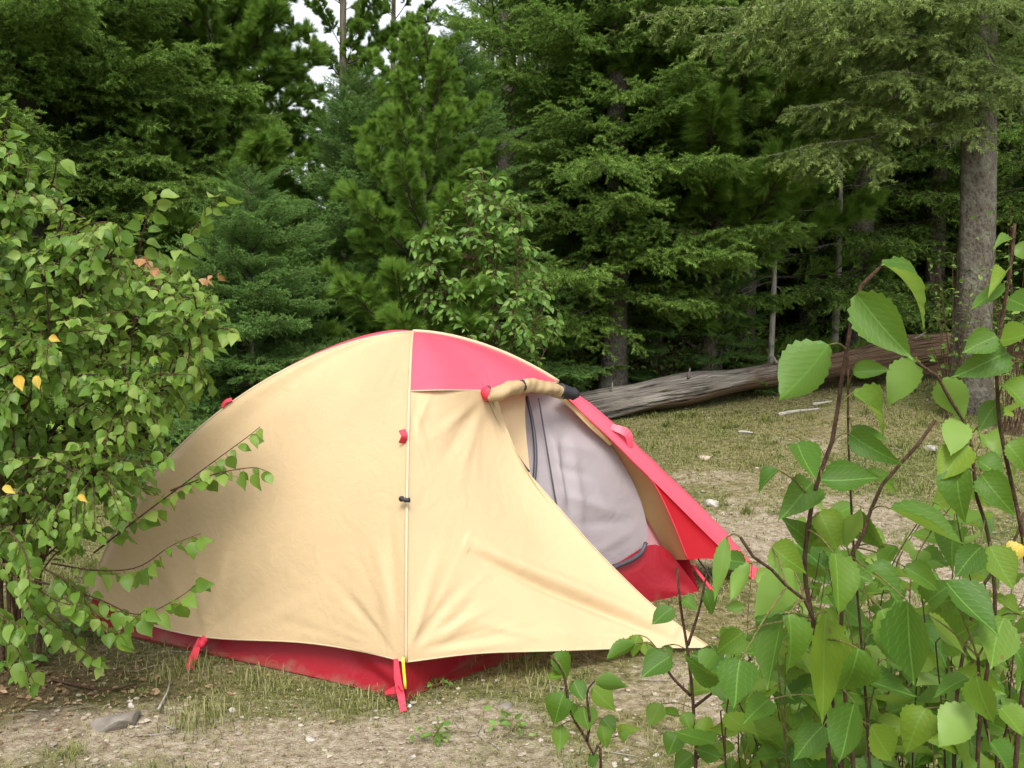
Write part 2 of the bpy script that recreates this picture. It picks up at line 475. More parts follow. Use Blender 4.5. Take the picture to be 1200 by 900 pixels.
# ------------------------------------------------------------------ the tent
Nc = gnd(476, 824, 0.0); Lc = gnd(100, 740, 0.0); Rc = gnd(820, 698, 0.0)
Fc_ = Lc + Rc - Nc
C0 = (Lc + Rc) / 2
APEX = at(484, 389, C0[1])
H = APEX[2]
EXPO = 1.7
def pole(P, n=40, z0=0.15, z1=None, off=0.0):
    """fly line over the pole from foot P to the apex, from height z0 up"""
    th0 = math.asin(min(1, (z0 / H)) ** (EXPO / 2)); th1 = math.pi / 2 if z1 is None else math.asin((z1 / H) ** (EXPO / 2))
    th = np.linspace(th0, th1, n)
    u = 1 - np.cos(th) ** (2 / EXPO); z = H * np.sin(th) ** (2 / EXPO)
    P2 = P[:2][None] + (APEX[:2] - P[:2])[None] * u[:, None]
    out = np.column_stack([P2, z])
    return resample(out, n)

def coons(c0, c1, d0, d1):
    """c0,c1: (nu,3) bottom/top; d0,d1: (nv,3) left/right -> (nv,nu,3)"""
    nu, nv = len(c0), len(d0)
    s = np.linspace(0, 1, nu)[None, :, None]; t_ = np.linspace(0, 1, nv)[:, None, None]
    S = (1 - t_) * c0[None] + t_ * c1[None] + (1 - s) * d0[:, None] + s * d1[:, None]
    S -= (1 - s) * (1 - t_) * c0[0] + s * (1 - t_) * c0[-1] + (1 - s) * t_ * c1[0] + s * t_ * c1[-1]
    return S

def normals(G):
    du = np.gradient(G, axis=1); dv = np.gradient(G, axis=0)
    n = np.cross(du, dv); return n / (np.linalg.norm(n, axis=2)[..., None] + 1e-9)

def bulge(G, amt, outward, fs=None, creases=()):
    nv, nu = G.shape[:2]
    s = np.linspace(0, 1, nu)[None, :]; t_ = np.linspace(0, 1, nv)[:, None]
    n = normals(G)
    mid = n[nv // 2, nu // 2]
    if mid @ outward < 0: n = -n
    d = amt * (np.sin(math.pi * s) * np.sin(math.pi * t_) if fs is None else fs(s, t_))
    d = d * np.ones((nv, nu))
    if len(creases):
        q = proj(G.reshape(-1, 3)).reshape(nv, nu, 2)
        for (x0, y0, x1, y1, wd, h) in creases:
            a = np.array([x0, y0]); b = np.array([x1, y1]); L = np.linalg.norm(b - a); e = (b - a) / L
            r = q - a; al = r @ e; pe = r[..., 0] * -e[1] + r[..., 1] * e[0]
            k = np.clip(al / L, 0, 1)
            env = np.sin(math.pi * np.clip(k * 0.92 + 0.04, 0, 1)) ** 0.8 * (al > -wd) * (al < L + wd)
            d = d + 1.0 * h * env * np.exp(-(pe / wd) ** 2)
    return G + n * d[..., None]

def sheet(name, G, mat, root, label=None, mat2=None, split=None):
    nv, nu = G.shape[:2]
    i = np.arange(nv - 1)[:, None] * nu + np.arange(nu - 1)[None]
    f = np.stack([i, i + 1, i + nu + 1, i + nu], -1).reshape(-1, 4)
    o = link(bpy.data.objects.new(name, mesh_np(name, G.reshape(-1, 3), [f], [mat])))
    return part(root, o, label)

def A_(seq, d0, d1):
    """pixel list with depths running d0..d1 along it"""
    q = np.array(seq, float); L = np.concatenate([[0], np.cumsum(np.linalg.norm(np.diff(q, axis=0), axis=1))]); L /= L[-1]
    return np.array([at(x, y, d0 + (d1 - d0) * k) for (x, y), k in zip(q, L)])

tent = thing('tent', 'tan and red dome tent pitched on the clearing with its vestibule door rolled open', 'tent', (C0[0], C0[1], 0.0))
hemN, hemL, hemR, hemF = (pole(P, 4)[0] for P in (Nc, Lc, Rc, Fc_))
pN = pole(Nc, 56); pL = pole(Lc, 56); pR = pole(Rc, 56); pF = pole(Fc_, 56)
cen = np.array([C0[0], C0[1], 0.3])
def out_of(a, b): 
    m = (a + b) / 2 - C0; m = np.array([m[0], m[1], 0.5]); return m / np.linalg.norm(m)
apx = np.repeat(APEX[None], 60, 0)

# left-hand tan side with its hem drawn out to a peg
hem_nl = spline([hemN, at(420, 762, Nc[1] + 0.12), at(350, 752, Nc[1] + 0.25), at(240, 746, Nc[1] + 0.44), at(165, 728, Nc[1] + 0.68), at(118, 703, Lc[1] - 0.06), hemL], 60)
cr = [(240, 745, 262, 640, 7, 0.006), (240, 745, 225, 650, 6, 0.005), (240, 745, 300, 690, 6, -0.005), (238, 742, 215, 690, 5, -0.004),
      (466, 765, 440, 640, 9, 0.008), (468, 765, 400, 690, 7, -0.006), (468, 765, 418, 700, 5, 0.006), (466, 765, 455, 600, 6, -0.005), (460, 768, 350, 735, 8, 0.006),
      (420, 755, 330, 728, 6, -0.005), (190, 640, 205, 720, 9, 0.005), (300, 738, 360, 700, 9, 0.005)]
rc_ = np.random.RandomState(4)
def fan(x, y, a0, a1, n, l0, l1, h):
    out = []
    for k in range(n):
        a = R(rc_.uniform(a0, a1)); r0 = rc_.uniform(8, 45); r1 = r0 + rc_.uniform(l0, l1); b_ = a + rc_.uniform(-.12, .12)
        out.append((x + r0 * math.cos(a), y - r0 * math.sin(a), x + r1 * math.cos(b_), y - r1 * math.sin(b_), rc_.uniform(2.5, 4.5), 0.40 * h * rc_.choice([-1, 1]) * rc_.uniform(0.5, 1.2)))
    return out
cr += fan(470, 768, 95, 172, 22, 25, 120, 0.0032) + fan(240, 746, 20, 150, 16, 15, 80, 0.003) + fan(480, 395, 230, 265, 8, 30, 100, 0.0022)
G = coons(resample(hem_nl, 150), np.repeat(APEX[None], 150, 0), resample(pN, 150), resample(pL, 150))
sheet('side_panel', bulge(G, -0.035, out_of(Nc, Lc), None, cr), M['tan'], tent)
# far sides
hem_lf = spline([hemL, (hemL + hemF) / 2 + 0.03 * out_of(Lc, Fc_), hemF], 60)
G = coons(hem_lf, apx, resample(pL, 70), resample(pF, 70))
G = bulge(G, 0.07, out_of(Lc, Fc_), lambda s, t: np.sin(math.pi * np.clip(s, 0, 1)) ** 0.6 * np.sin(math.pi * t ** 1.6))
sheet('side_panel', G[:47], M['tan'], tent)
sheet('roof_panel', G[46:], M['pink'], tent, 'pink red roof panel showing as a thin band along the far top edge')
hem_fr = spline([hemF, (hemF + hemR) / 2, hemR], 60)
G = coons(hem_fr, apx, resample(pF, 70), resample(pR, 70))
sheet('side_panel', bulge(G, -0.02, out_of(Fc_, Rc)), M['tan'], tent)

# front face: red roof triangle, tan wing, rolled door, red wing
zN = 1.0
def cut(P, z): 
    k = np.argmin(abs(P[:, 2] - z)); return k
kN = int(np.argmin(abs(proj(pN)[:, 1] - 457))); kR = int(np.argmin(abs(proj(pR)[:, 1] - 450)))
seamA, seamB = pN[kN], pR[kR]
dm = (seamA[1] + seamB[1]) / 2 - 0.09
seam = spline([seamA, at(520, 457, seamA[1] * 0.68 + dm * 0.32 - 0.02), at(572, 457, dm), at(620, 452, dm * 0.5 + seamB[1] * 0.5 - 0.03), seamB], 44)
G = coons(seam, np.repeat(APEX[None], 44, 0), resample(pN[kN:], 30), resample(pR[kR:], 30))
G = bulge(G, 0.015, out_of(Nc, Rc), None, [(500, 452, 560, 440, 5, 0.006), (560, 452, 640, 440, 5, 0.005), (490, 450, 520, 430, 5, -0.004)])
sheet('roof_panel', G, M['pink'], tent)

T1 = at(832, 758, 4.02); T2 = at(887, 667, 5.10)
dA = at(571, 462, dm - 0.015)
edge = spline([T1, at(800, 736, 4.03), at(760, 705, 4.06), at(705, 651, 4.12), at(660, 601, 4.18), at(612, 545, 4.26), at(588, 503, 4.31), dA], 70)
hem_w = spline([hemN, at(560, 765, Nc[1] + 0.10), at(650, 762, Nc[1] + 0.22), at(740, 759, 3.90), T1], 70)
top_w = spline([seamA, seam[10] + [0, 0, -0.004], seam[20] + [0, -0.004, -0.004], dA], 70)
cr = [(560, 645, 790, 752, 6, -0.026), (560, 632, 785, 736, 10, 0.024), (476, 765, 520, 640, 8, 0.006), (478, 765, 545, 680, 6, -0.005), (478, 766, 505, 690, 5, 0.006), (480, 766, 570, 715, 7, 0.007),
      (482, 766, 600, 735, 6, -0.005), (485, 766, 620, 752, 6, 0.005), (500, 760, 560, 700, 5, -0.005), (565, 467, 500, 520, 7, 0.006), (565, 470, 520, 540, 7, -0.007), (568, 470, 545, 560, 7, 0.006),
      (478, 460, 500, 520, 5, 0.004), (490, 459, 480, 520, 4, -0.004), (505, 460, 490, 500, 4, 0.004), (700, 752, 640, 735, 7, 0.005), (560, 560, 640, 640, 14, 0.007), (520, 600, 600, 690, 14, -0.006), (640, 750, 560, 728, 6, 0.006)]
cr += fan(474, 768, 8, 85, 26, 25, 150, 0.0034) + fan(570, 465, 190, 290, 14, 20, 90, 0.003) + fan(478, 458, 275, 330, 10, 10, 50, 0.0024) + fan(825, 756, 150, 178, 10, 30, 140, 0.003)
G = coons(resample(hem_w, 150), resample(top_w, 150), resample(pN[:kN + 1], 150), resample(edge, 150))
sheet('vestibule_wing', bulge(G, -0.05, out_of(Nc, Rc), None, cr), M['tan'], tent, 'tan vestibule wing stretched out to a peg on the near side of the door')

# far wing: red, seen from inside, with an outer flap folded over its top edge
lowP = at(806, 656, 4.680)
E = resample(np.array([at(662, 464, 4.640), at(690, 490, 4.630), at(714, 512, 4.630), at(742, 540, 4.640), at(768, 566, 4.670), at(828, 626, 4.840), at(884, 681, 5.000)]), 48)
Sx = resample(np.array([at(668, 455, 4.690), at(694, 474, 4.690), at(718, 495, 4.690), at(744, 519, 4.700), at(800, 572, 4.840), at(850, 622, 4.960), T2]), 48)
Ue = resample(np.array([at(690, 486, 4.920), at(716, 510, 4.920), at(742, 538, 4.930), at(800, 594, 5.020), at(850, 640, 5.080), at(884, 676, 5.100)]), 48)
flap = np.stack([E, E * 0.55 + Sx * 0.45 + np.array([0, -0.010, 0.006]), Sx * 0.85 + E * 0.15 + np.array([0, -0.004, 0.005]), Sx, Sx * 0.5 + Ue * 0.5 + np.array([0, 0.01, 0.01]), Ue])
fl = np.stack([spline(flap[:, k], 14) for k in range(48)], 1)
sheet('vestibule_flap', fl, M['pink'], tent, 'pink red flap along the upper edge of the far vestibule wing')
kE = int(np.argmin(abs(proj(E)[:, 0] - 766)))
hem_r = spline([lowP, at(835, 656, 4.820), at(860, 669, 4.920), E[-1]], 30)
G = coons(hem_r, np.repeat(E[kE][None], 30, 0), spline([lowP, at(788, 612, 4.675), E[kE]], 30), resample(E[kE:], 30)[::-1])
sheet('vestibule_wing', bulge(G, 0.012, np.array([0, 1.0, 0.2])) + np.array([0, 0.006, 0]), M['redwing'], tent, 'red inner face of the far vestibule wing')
# tan inner face of the fly beside the pole
inn = spline([at(700, 506, 4.720), at(716, 524, 4.740), at(737, 562, 4.770), at(757, 606, 4.800), at(786, 656, 4.820)], 40)
outr = spline([at(704, 503, 4.650), at(742, 541, 4.655), at(767, 567, 4.685), at(789, 612, 4.690), lowP], 40)
G = np.stack([inn * (1 - k) + outr * k for k in np.linspace(0, 1, 12)], 1)
sheet('fly_lining', bulge(G, 0.01, np.array([0, 1.0, 0])), M['tan_in'], tent, 'tan lining of the fly beside the far pole')
ft = MB(); ft.tube(spline([at(662, 465, 4.625), at(690, 491, 4.620), at(714, 513, 4.620), at(742, 541, 4.630), at(767, 568, 4.665), at(789, 613, 4.670), lowP], 40), 0.0035, 6)
part(tent, ft.build('seam_binding', M['strap']))
# tan edge under the flap near the top, and the fly lining left of the inner door
st = spline([at(648, 462, 4.600), at(668, 478, 4.610), at(690, 500, 4.630), at(714, 522, 4.660)], 20)
st2 = spline([at(660, 460, 4.660), at(690, 489, 4.660), at(712, 511, 4.660), at(718, 520, 4.670)], 20)
sheet('edge_strip', np.stack([st, (st + st2) / 2 + [0, -0.01, 0], st2], 1), M['tan_in'], tent)
l0 = spline([at(556, 452, 4.37), at(560, 500, 4.37), at(590, 580, 4.33)], 16); l1 = spline([at(616, 452, 4.52), at(616, 500, 4.46), at(624, 580, 4.37)], 16)
sheet('fly_lining', np.stack([l0 * (1 - k) + l1 * k for k in np.linspace(0, 1, 8)], 1), M['tan'], tent, 'tan lining seen left of the inner door zip')

# inner tent
itop = spline([at(611, 458, 4.60), at(630, 458, 4.64), at(650, 460, 4.69)], 50)
iright = spline([at(757, 642, 4.72), at(758, 615, 4.74), at(745, 572, 4.74), at(716, 522, 4.72), at(690, 495, 4.71), at(650, 460, 4.69)], 60)
ileft = spline([at(600, 700, 4.16), at(612, 600, 4.34), at(609, 525, 4.48), at(611, 458, 4.60)], 60)
ibot = spline([ileft[0], at(640, 692, 4.32), at(700, 668, 4.54), at(730, 657, 4.64), at(757, 642, 4.72)], 50)
cr = [(648, 500, 655, 620, 6, 0.016), (668, 520, 680, 640, 6, 0.014), (655, 510, 665, 630, 6, -0.014), (690, 560, 725, 640, 8, 0.012), (640, 520, 700, 530, 6, 0.008), (640, 545, 690, 560, 5, -0.01), (650, 580, 720, 600, 6, 0.010), (665, 615, 740, 610, 6, -0.008),
      (634, 480, 670, 640, 5, 0.018), (700, 520, 735, 590, 10, 0.008), (690, 650, 745, 620, 6, 0.006)]
G = coons(ibot, itop, ileft, iright)
sheet('inner_tent', bulge(G, 0.02, np.array([0.6, -0.8, 0.2]), None, cr), M['lav'], tent, 'grey inner tent wall seen through the open vestibule')
zb = MB()
for seq, r in (([(613, 463), (610, 495), (609, 525), (612, 560)], 0.004), ([(617, 464), (623, 490), (627, 520), (627, 548), (624, 575)], 0.009), ([(631, 466), (640, 520), (652, 590), (664, 640)], 0.004)):
    zb.tube(spline(A_(seq, 4.575, 4.40), 24) + [0, -0.02, 0], r, 6)
part(tent, zb.build('door_zipper', M['zip']))
# inner tent beyond (other sides), slightly inside the fly
def inset(P, k): return np.column_stack([P[:, :2] * k + C0[:2][None] * (1 - k), P[:, 2] * (k - 0.02)])
for (pa, pb, a, b) in ((pN, pL, Nc, Lc), (pL, pF, Lc, Fc_), (pF, pR, Fc_, Rc)):
    q0, q1 = inset(resample(pa, 24), 0.9), inset(resample(pb, 24), 0.9)
    G = np.stack([q0 * (1 - k) + q1 * k for k in np.linspace(0, 1, 16)], 1)
    if pa is not pF: sheet('inner_wall', bulge(G, -0.02, out_of(a, b)), M['lav'], tent)
G = np.stack([spline([at(755, 598, 4.83), at(770, 628, 4.84), at(787, 656, 4.85), at(792, 668, 4.84)], 14), spline([at(748, 600, 4.80), at(750, 628, 4.80), at(752, 645, 4.80), at(756, 668, 4.80)], 14)], 1)
sheet('inner_wall', G, M['palepink'], tent, 'pale pink strip of inner wall beside the door')

# floor tub
def tub_side(bot, top, k=44):
    b = spline(bot, k); tp = spline(top, k)
    rows = [b * (1 - v) + tp * v for v in np.linspace(0, 1, 12)]
    return np.stack(rows)
bnl = [Nc + [0, 0, .006]] + [gnd(x, y, 0.006) for x, y in ((420, 806), (350, 789), (240, 764), (165, 748))] + [Lc + [0, 0, .006]]
tnl = [np.array([p[0], p[1], 0.0]) + (C0 - p) * [0.085, 0.085, 0] + [0, 0, 0.20] for p in bnl]
tnl[0] = hemN + (C0 - Nc) * [0.01, 0.01, 0]; tnl[-1] = hemL + (C0 - Lc) * [0.01, 0.01, 0]
G = tub_side(bnl, tnl)
sheet('floor_tub', bulge(G, -0.012, out_of(Nc, Lc), None, [(470, 812, 400, 770, 8, -0.012), (468, 815, 360, 790, 6, 0.010), (470, 810, 430, 765, 6, 0.010), (300, 770, 420, 790, 7, -0.006)]), M['red'], tent, 'red floor tub wall under the near hem')
bnr = [Nc + [0, 0, .006]] + [gnd(x, y, 0.006) for x, y in ((512, 800), (540, 782), (570, 767), (650, 737), (715, 718), (770, 706))] + [Rc + [0, 0, .006]]
tnr = [hemN + (C0 - Nc) * [0.012, 0.012, 0], gnd(515, 800, 0) + [0, 0.05, 0.15], gnd(545, 782, 0) + [0, .06, 0.18], gnd(575, 767, 0) + [0, .08, 0.2], at(645, 690, 4.30), at(715, 664, 4.56), at(757, 640, 4.70), at(776, 641, 4.74), at(792, 656, 4.76), at(822, 696, Rc[1])]
G = tub_side(bnr, tnr, 60)
sheet('floor_tub', bulge(G, 0.03, np.array([.6, -.8, .1]), lambda s, t: np.sin(math.pi * s) ** 2 * np.sin(math.pi * t), [(810, 695, 770, 660, 6, -0.01), (815, 697, 760, 690, 6, 0.01)]), M['red'], tent, 'red floor tub wall at the doorway')
for a, b in ((Lc, Fc_), (Fc_, Rc)):
    bo = [a + [0, 0, .006], (a + b) / 2 + [0, 0, .006], b + [0, 0, .006]]
    to = [p + (C0 - p) * [0.05, 0.05, 0] + [0, 0, 0.22] for p in bo]
    sheet('floor_tub', tub_side(bo, to), M['red'], tent)
b = MB(); strip_line = spline([at(700, 676, 4.44), at(722, 664, 4.54), at(740, 656, 4.60), at(752, 647, 4.65), at(757, 636, 4.68)], 20); b.tube(strip_line, 0.011, 6)
part(tent, b.build('dark_door_strip', M['zip']))  # dark strip between the grey inner door and the red tub
# floor of the tent
q = np.array([Nc, Rc, Fc_, Lc]) + [0, 0, 0.008]
ctr = q.mean(0); q = ctr + (q - ctr) * 0.97
part(tent, link(bpy.data.objects.new('tent_floor', mesh_np('tent_floor', q, [np.array([[0, 1, 2, 3]])], [M['red']]))))

# pole sleeves, hems
b = MB(); b.tube(pN[:] + (pN - cen) / np.linalg.norm(pN - cen, axis=1)[:, None] * 0.002, 0.0065, 8); part(tent, b.build('pole_sleeve', M['cream']))
b = MB(); b.tube(pR[kR:] + [0, 0, 0.002], 0.010, 8); part(tent, b.build('pole_sleeve', M['cream']))
b = MB(); b.tube(pL + [0, 0, 0.0], 0.006, 8); part(tent, b.build('pole_sleeve', M['cream']))
b = MB(); b.tube(pF, 0.009, 8); part(tent, b.build('pole_sleeve', M['cream']))
b = MB(); b.tube(hem_nl + [0, 0, -0.002], 0.0032, 6); part(tent, b.build('hem', M['cream']))
b = MB(); b.tube(hem_w + [0, 0, -0.002], 0.0032, 6); part(tent, b.build('hem', M['cream']))
b = MB(); b.tube(edge[:-1] + [0, -0.002, 0], 0.003, 6); part(tent, b.build('door_edge', M['cream']))
b = MB(); b.tube(edge[50:] + [0.007, 0.012, 0.0], 0.0045, 6); part(tent, b.build('door_zipper', M['zip']))
b = MB(); b.tube(seam + [0, -0.004, 0], 0.003, 5); part(tent, b.build('seam', M['cream']))
# rolled up door
rd = spline([at(574, 463, dm - 0.03), at(586, 461, dm - 0.04), at(602, 454, dm), at(620, 452, dm + 0.09), at(640, 455, dm + 0.18), at(658, 459, dm + 0.26)], 60)
nA_ = 22; V, Fr = tube(rd, 1.0, nA_); V = V.reshape(60, nA_, 3); th = np.arange(nA_)[None] / nA_ * 2 * math.pi; kk = np.arange(60)[:, None]
rr = 0.031 + 0.0022 * np.sin(kk * 0.31 + th) + 0.0025 * np.sin(3 * th + kk * 0.16) + 0.0015 * np.sin(kk * 0.9 + 2 * th); rr = rr * (1 - 0.25 * np.exp(-((kk - 22) / 1.6) ** 2))
V = rd[:, None] + (V - rd[:, None]) * rr[..., None]
b = MB(); b.add(V.reshape(-1, 3), Fr)
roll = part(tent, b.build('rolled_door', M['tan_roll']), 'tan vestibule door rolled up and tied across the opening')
b = MB(); b.tube(rd[20:25], 0.027, 12); b.build('tie_strap', M['black'], roll)
e0 = spline([at(566, 464, dm - 0.045), at(570, 462, dm - 0.035), at(574, 461, dm - 0.03)], 6)
b = MB(); b.tube(e0, [0.018, 0.028, 0.031, 0.033, 0.033, 0.03], 12); part(tent, b.build('toggle', M['strap']))
b = MB(); th = np.linspace(0, 2 * math.pi, 20); ax_ = np.array([0.0, 0.0, 1.0])
b.tube(e0[4] + 0.031 * np.stack([0.35 * np.cos(th), -0.4 * np.cos(th), np.sin(th)], 1), 0.006, 6); part(tent, b.build('toggle_ring', M['black']))
e1 = spline([at(655, 457, dm + 0.25), at(664, 460, dm + 0.28), at(677, 462, dm + 0.31)], 10)
b = MB(); b.tube(e1, [0.034, 0.036, 0.03, 0.035, 0.028, 0.033, 0.026, 0.032, 0.024, 0.018], 12); part(tent, b.build('door_strap', M['black']))
# tabs, straps, pegs
def ribbon(pts, wd, nrm=(0, -1, 0.2), n=10, th=0.003):
    P = spline(pts, n); T = np.gradient(P, axis=0); T /= np.linalg.norm(T, axis=1)[:, None]
    S = np.cross(T, np.array(nrm, float)); S /= np.linalg.norm(S, axis=1)[:, None]
    wd = np.full(n, wd) if np.isscalar(wd) else np.interp(np.linspace(0, 1, n), np.linspace(0, 1, len(wd)), wd)
    N_ = np.cross(S, T)
    V = np.concatenate([P - S * wd[:, None] / 2 + N_ * th, P + S * wd[:, None] / 2 + N_ * th, P + S * wd[:, None] / 2 - N_ * th, P - S * wd[:, None] / 2 - N_ * th])
    f = []
    for i in range(n - 1):
        for a in range(4):
            c = (a + 1) % 4; f.append((a * n + i, c * n + i, c * n + i + 1, a * n + i + 1))
    f.append((0, n, 2 * n, 3 * n)); f.append((n - 1, 4 * n - 1, 3 * n - 1, 2 * n - 1))
    return V, np.array(f)
def rib(name, pts, wd, mat, nrm=(0, -1, 0.2)):
    b = MB(); b.add(*ribbon(pts, wd, nrm)); return part(tent, b.build(name, mat, smooth=False))
rib('guy_strap', [at(236, 746, 3.98), at(230, 762, 3.92), gnd(222, 784, 0.005)], [0.02, 0.026, 0.036, 0.03], M['strap'])
b = MB(); b.tube(spline([at(242, 746, 3.955), at(238, 752, 3.95), at(234, 758, 3.93)], 6), [0.012, 0.018, 0.014, 0.018, 0.016, 0.012], 6); part(tent, b.build('buckle', M['strap']))
dN = Nc[1]
rib('corner_strap', [at(464, 772, dN - 0.012), at(466, 795, dN - 0.03), at(470, 815, dN - 0.045), gnd(473, 834, 0.01)], [0.016, 0.024, 0.026, 0.022], M['strap'])
rib('corner_strap', [at(452, 812, dN + 0.0), at(464, 808, dN - 0.02), at(470, 806, dN - 0.05)], [0.012, 0.025, 0.02], M['strap'])
b = MB(); b.tube(spline([at(472, 770, dN - 0.015), at(475, 807, dN - 0.022)], 6), 0.006, 8); part(tent, b.build('pole_tip', M['yellow']))
b = MB(); b.tube(spline([at(476, 835, dN - 0.05), at(481, 826, dN - 0.03)], 5), 0.006, 8); part(tent, b.build('tent_peg', M['alu']))
b = MB(); b.tube(spline([at(480, 834, dN - 0.04), at(484, 831, dN - 0.02)], 5), 0.008, 8); part(tent, b.build('peg_loop', M['black']))
kk = int(np.argmin(abs(proj(pN)[:, 1] - 511))); yk = pN[kk][1]
rib('pull_tab', [at(471, 504, yk - 0.012), at(474, 511, yk - 0.03), at(471, 519, yk - 0.012)], 0.026, M['strap'], (0.4, -1, 0))
kk = int(np.argmin(abs(proj(pN)[:, 1] - 586)))
b = MB(); b.tube(spline([at(469, 584, pN[kk][1] - 0.02), at(475, 586, pN[kk][1] - 0.035), at(480, 586, pN[kk][1] - 0.03)], 6), [0.009, 0.012, 0.007, 0.01, 0.008, 0.01], 8); part(tent, b.build('clip', M['black']))
kk = int(np.argmin(abs(proj(pL)[:, 0] - 267)))
rib('pull_tab', [pL[kk] * 0.3 + pL[kk - 1] * 0.7 + [-0.008, -0.006, 0.006], pL[kk] + [-0.010, -0.010, 0.014], pL[kk] * 0.3 + pL[kk + 1] * 0.7 + [-0.006, -0.006, 0.008]], 0.02, M['strap'], (-.5, -1, .8))
rib('flap_tab', [at(716, 500, 4.655), at(735, 508, 4.65), at(739, 524, 4.66)], [0.03, 0.045, 0.03], M['pink'], (0.3, -1, 0.5))
# guy cords of the far wing and its feet
b = MB(); b.tube(spline([at(806, 656, 4.86), at(822, 676, 4.80), at(838, 697, 4.75)], 8), 0.009, 6); part(tent, b.build('guy_strap', M['strap']))
b = MB(); b.tube(spline([at(818, 655, 4.9), at(835, 680, 4.8), at(842, 698, 4.76)], 8), 0.004, 5); part(tent, b.build('guy_cord', M['black']))
b = MB(); b.tube(spline([T1, T1 + [0.10, -0.01, -T1[2] + 0.0]], 6), 0.004, 5); part(tent, b.build('guy_cord', M['black']))
b = MB(); b.tube(spline([T2, T2 + [0.12, 0.03, -T2[2] + 0.02]], 6), 0.005, 5); part(tent, b.build('guy_cord', M['strap']))

# ------------------------------------------------------------------ conifers
def needles(seg0, seg1, dens, ln, wd, lean, rng, tone, droop=0.0):
    d = seg1 - seg0; L = np.linalg.norm(d, axis=1)
    cnt = np.maximum(1, rng.poisson(L * dens))
    ii = np.repeat(np.arange(len(L)), cnt); n = len(ii)
    tt = rng.rand(n)[:, None]
    c = seg0[ii] + d[ii] * tt
    e = d[ii] / L[ii][:, None]
    r = rng.normal(size=(n, 3)); r -= (r * e).sum(1)[:, None] * e; r /= np.linalg.norm(r, axis=1)[:, None]
    dirn = e * lean + r * (1 - lean); dirn[:, 2] -= droop; dirn /= np.linalg.norm(dirn, axis=1)[:, None]
    s = np.cross(dirn, rng.normal(size=(n, 3))); s /= np.linalg.norm(s, axis=1)[:, None]
    l = ln * rng.uniform(0.75, 1.2, n)[:, None]
    V = np.stack([c - s * wd / 2, c + s * wd / 2, c + dirn * l], 1).reshape(-1, 3)
    F3 = np.arange(n * 3).reshape(-1, 3)
    a = np.repeat(np.clip(tone[ii] + rng.normal(0, 0.08, n), 0, 1), 3)
    return V, F3, a

def spruce_bough(rng, L=1.6, ds=0.062, sub=0.06, dens=430, ln=0.026, wd=0.0075, hang=0.30, thin=1.0, up=0.0, lod=False):
    b = MB()
    s = np.linspace(0, L, 24)
    ax = np.column_stack([0.05 * np.sin(s * 3 + rng.rand() * 6), s, -0.24 * s + 0.13 * s ** 2 + 0.02 * np.sin(7 * s + rng.rand() * 6)])
    b.tube(ax, np.linspace(0.012, 0.002, 24), 5, 1)
    S0, S1, tn = [], [], []
    def seg(p, q, t_): S0.append(p); S1.append(q); tn.append(t_)
    for k, y in enumerate(np.arange(0.08 * L, L, ds)):
        i = y / L * 23; i0 = int(i); fr = i - i0
        p = ax[i0] * (1 - fr) + ax[min(23, i0 + 1)] * fr
        for sg in (-1, 1):
            if rng.rand() > 0.92 * thin: continue
            l = (0.46 * (L - y) ** 0.8 + 0.10) * rng.uniform(0.45, 1.15) * min(1, 0.6 + y / (0.4 * L))
            a = R(rng.uniform(35, 72)) * sg
            d = np.array([math.sin(a), math.cos(a), -hang * rng.uniform(-0.2, 1.5) + up]); d /= np.linalg.norm(d)
            t0 = rng.rand(); m = max(2, int(l / sub)); pr = p; b_pts = [p]; bend = rng.uniform(-0.02, 0.07)
            for j in range(m):
                d2 = d + np.array([rng.normal(0, .06), rng.normal(0, .06), bend * j - 0.05]); d2 /= np.linalg.norm(d2)
                q = pr + d2 * l / m
                seg(pr, q, 0.15 * t0); b_pts.append(q)
                for s2 in (-1, 1):
                    if rng.rand() < 0.88:
                        sd_ = np.cross(d2, [0, 0, 1.0]) * s2
                        e = d2 * rng.uniform(0.6, 1.0) + sd_ * rng.uniform(0.45, 0.95) + np.array([0, 0, rng.uniform(-0.75, 0.35)]); e /= np.linalg.norm(e)
                        ll = rng.uniform(0.05, 0.13) * (1.15 - 0.5 * j / m)
                        seg(q, q + e * ll, 0.30 + 0.3 * t0 + rng.rand() * 0.4)
                pr = q
            if l > 0.12: b.tube(np.array(b_pts), np.linspace(0.003, 0.001, len(b_pts)), 3, 1, cap=False)
    for k in range(8, 23): seg(ax[k], ax[k + 1], 0.6)
    V, F3, a = needles(np.array(S0), np.array(S1), dens, ln, wd, 0.5, rng, np.array(tn))
    b.add(V, F3, 0, a)
    return b

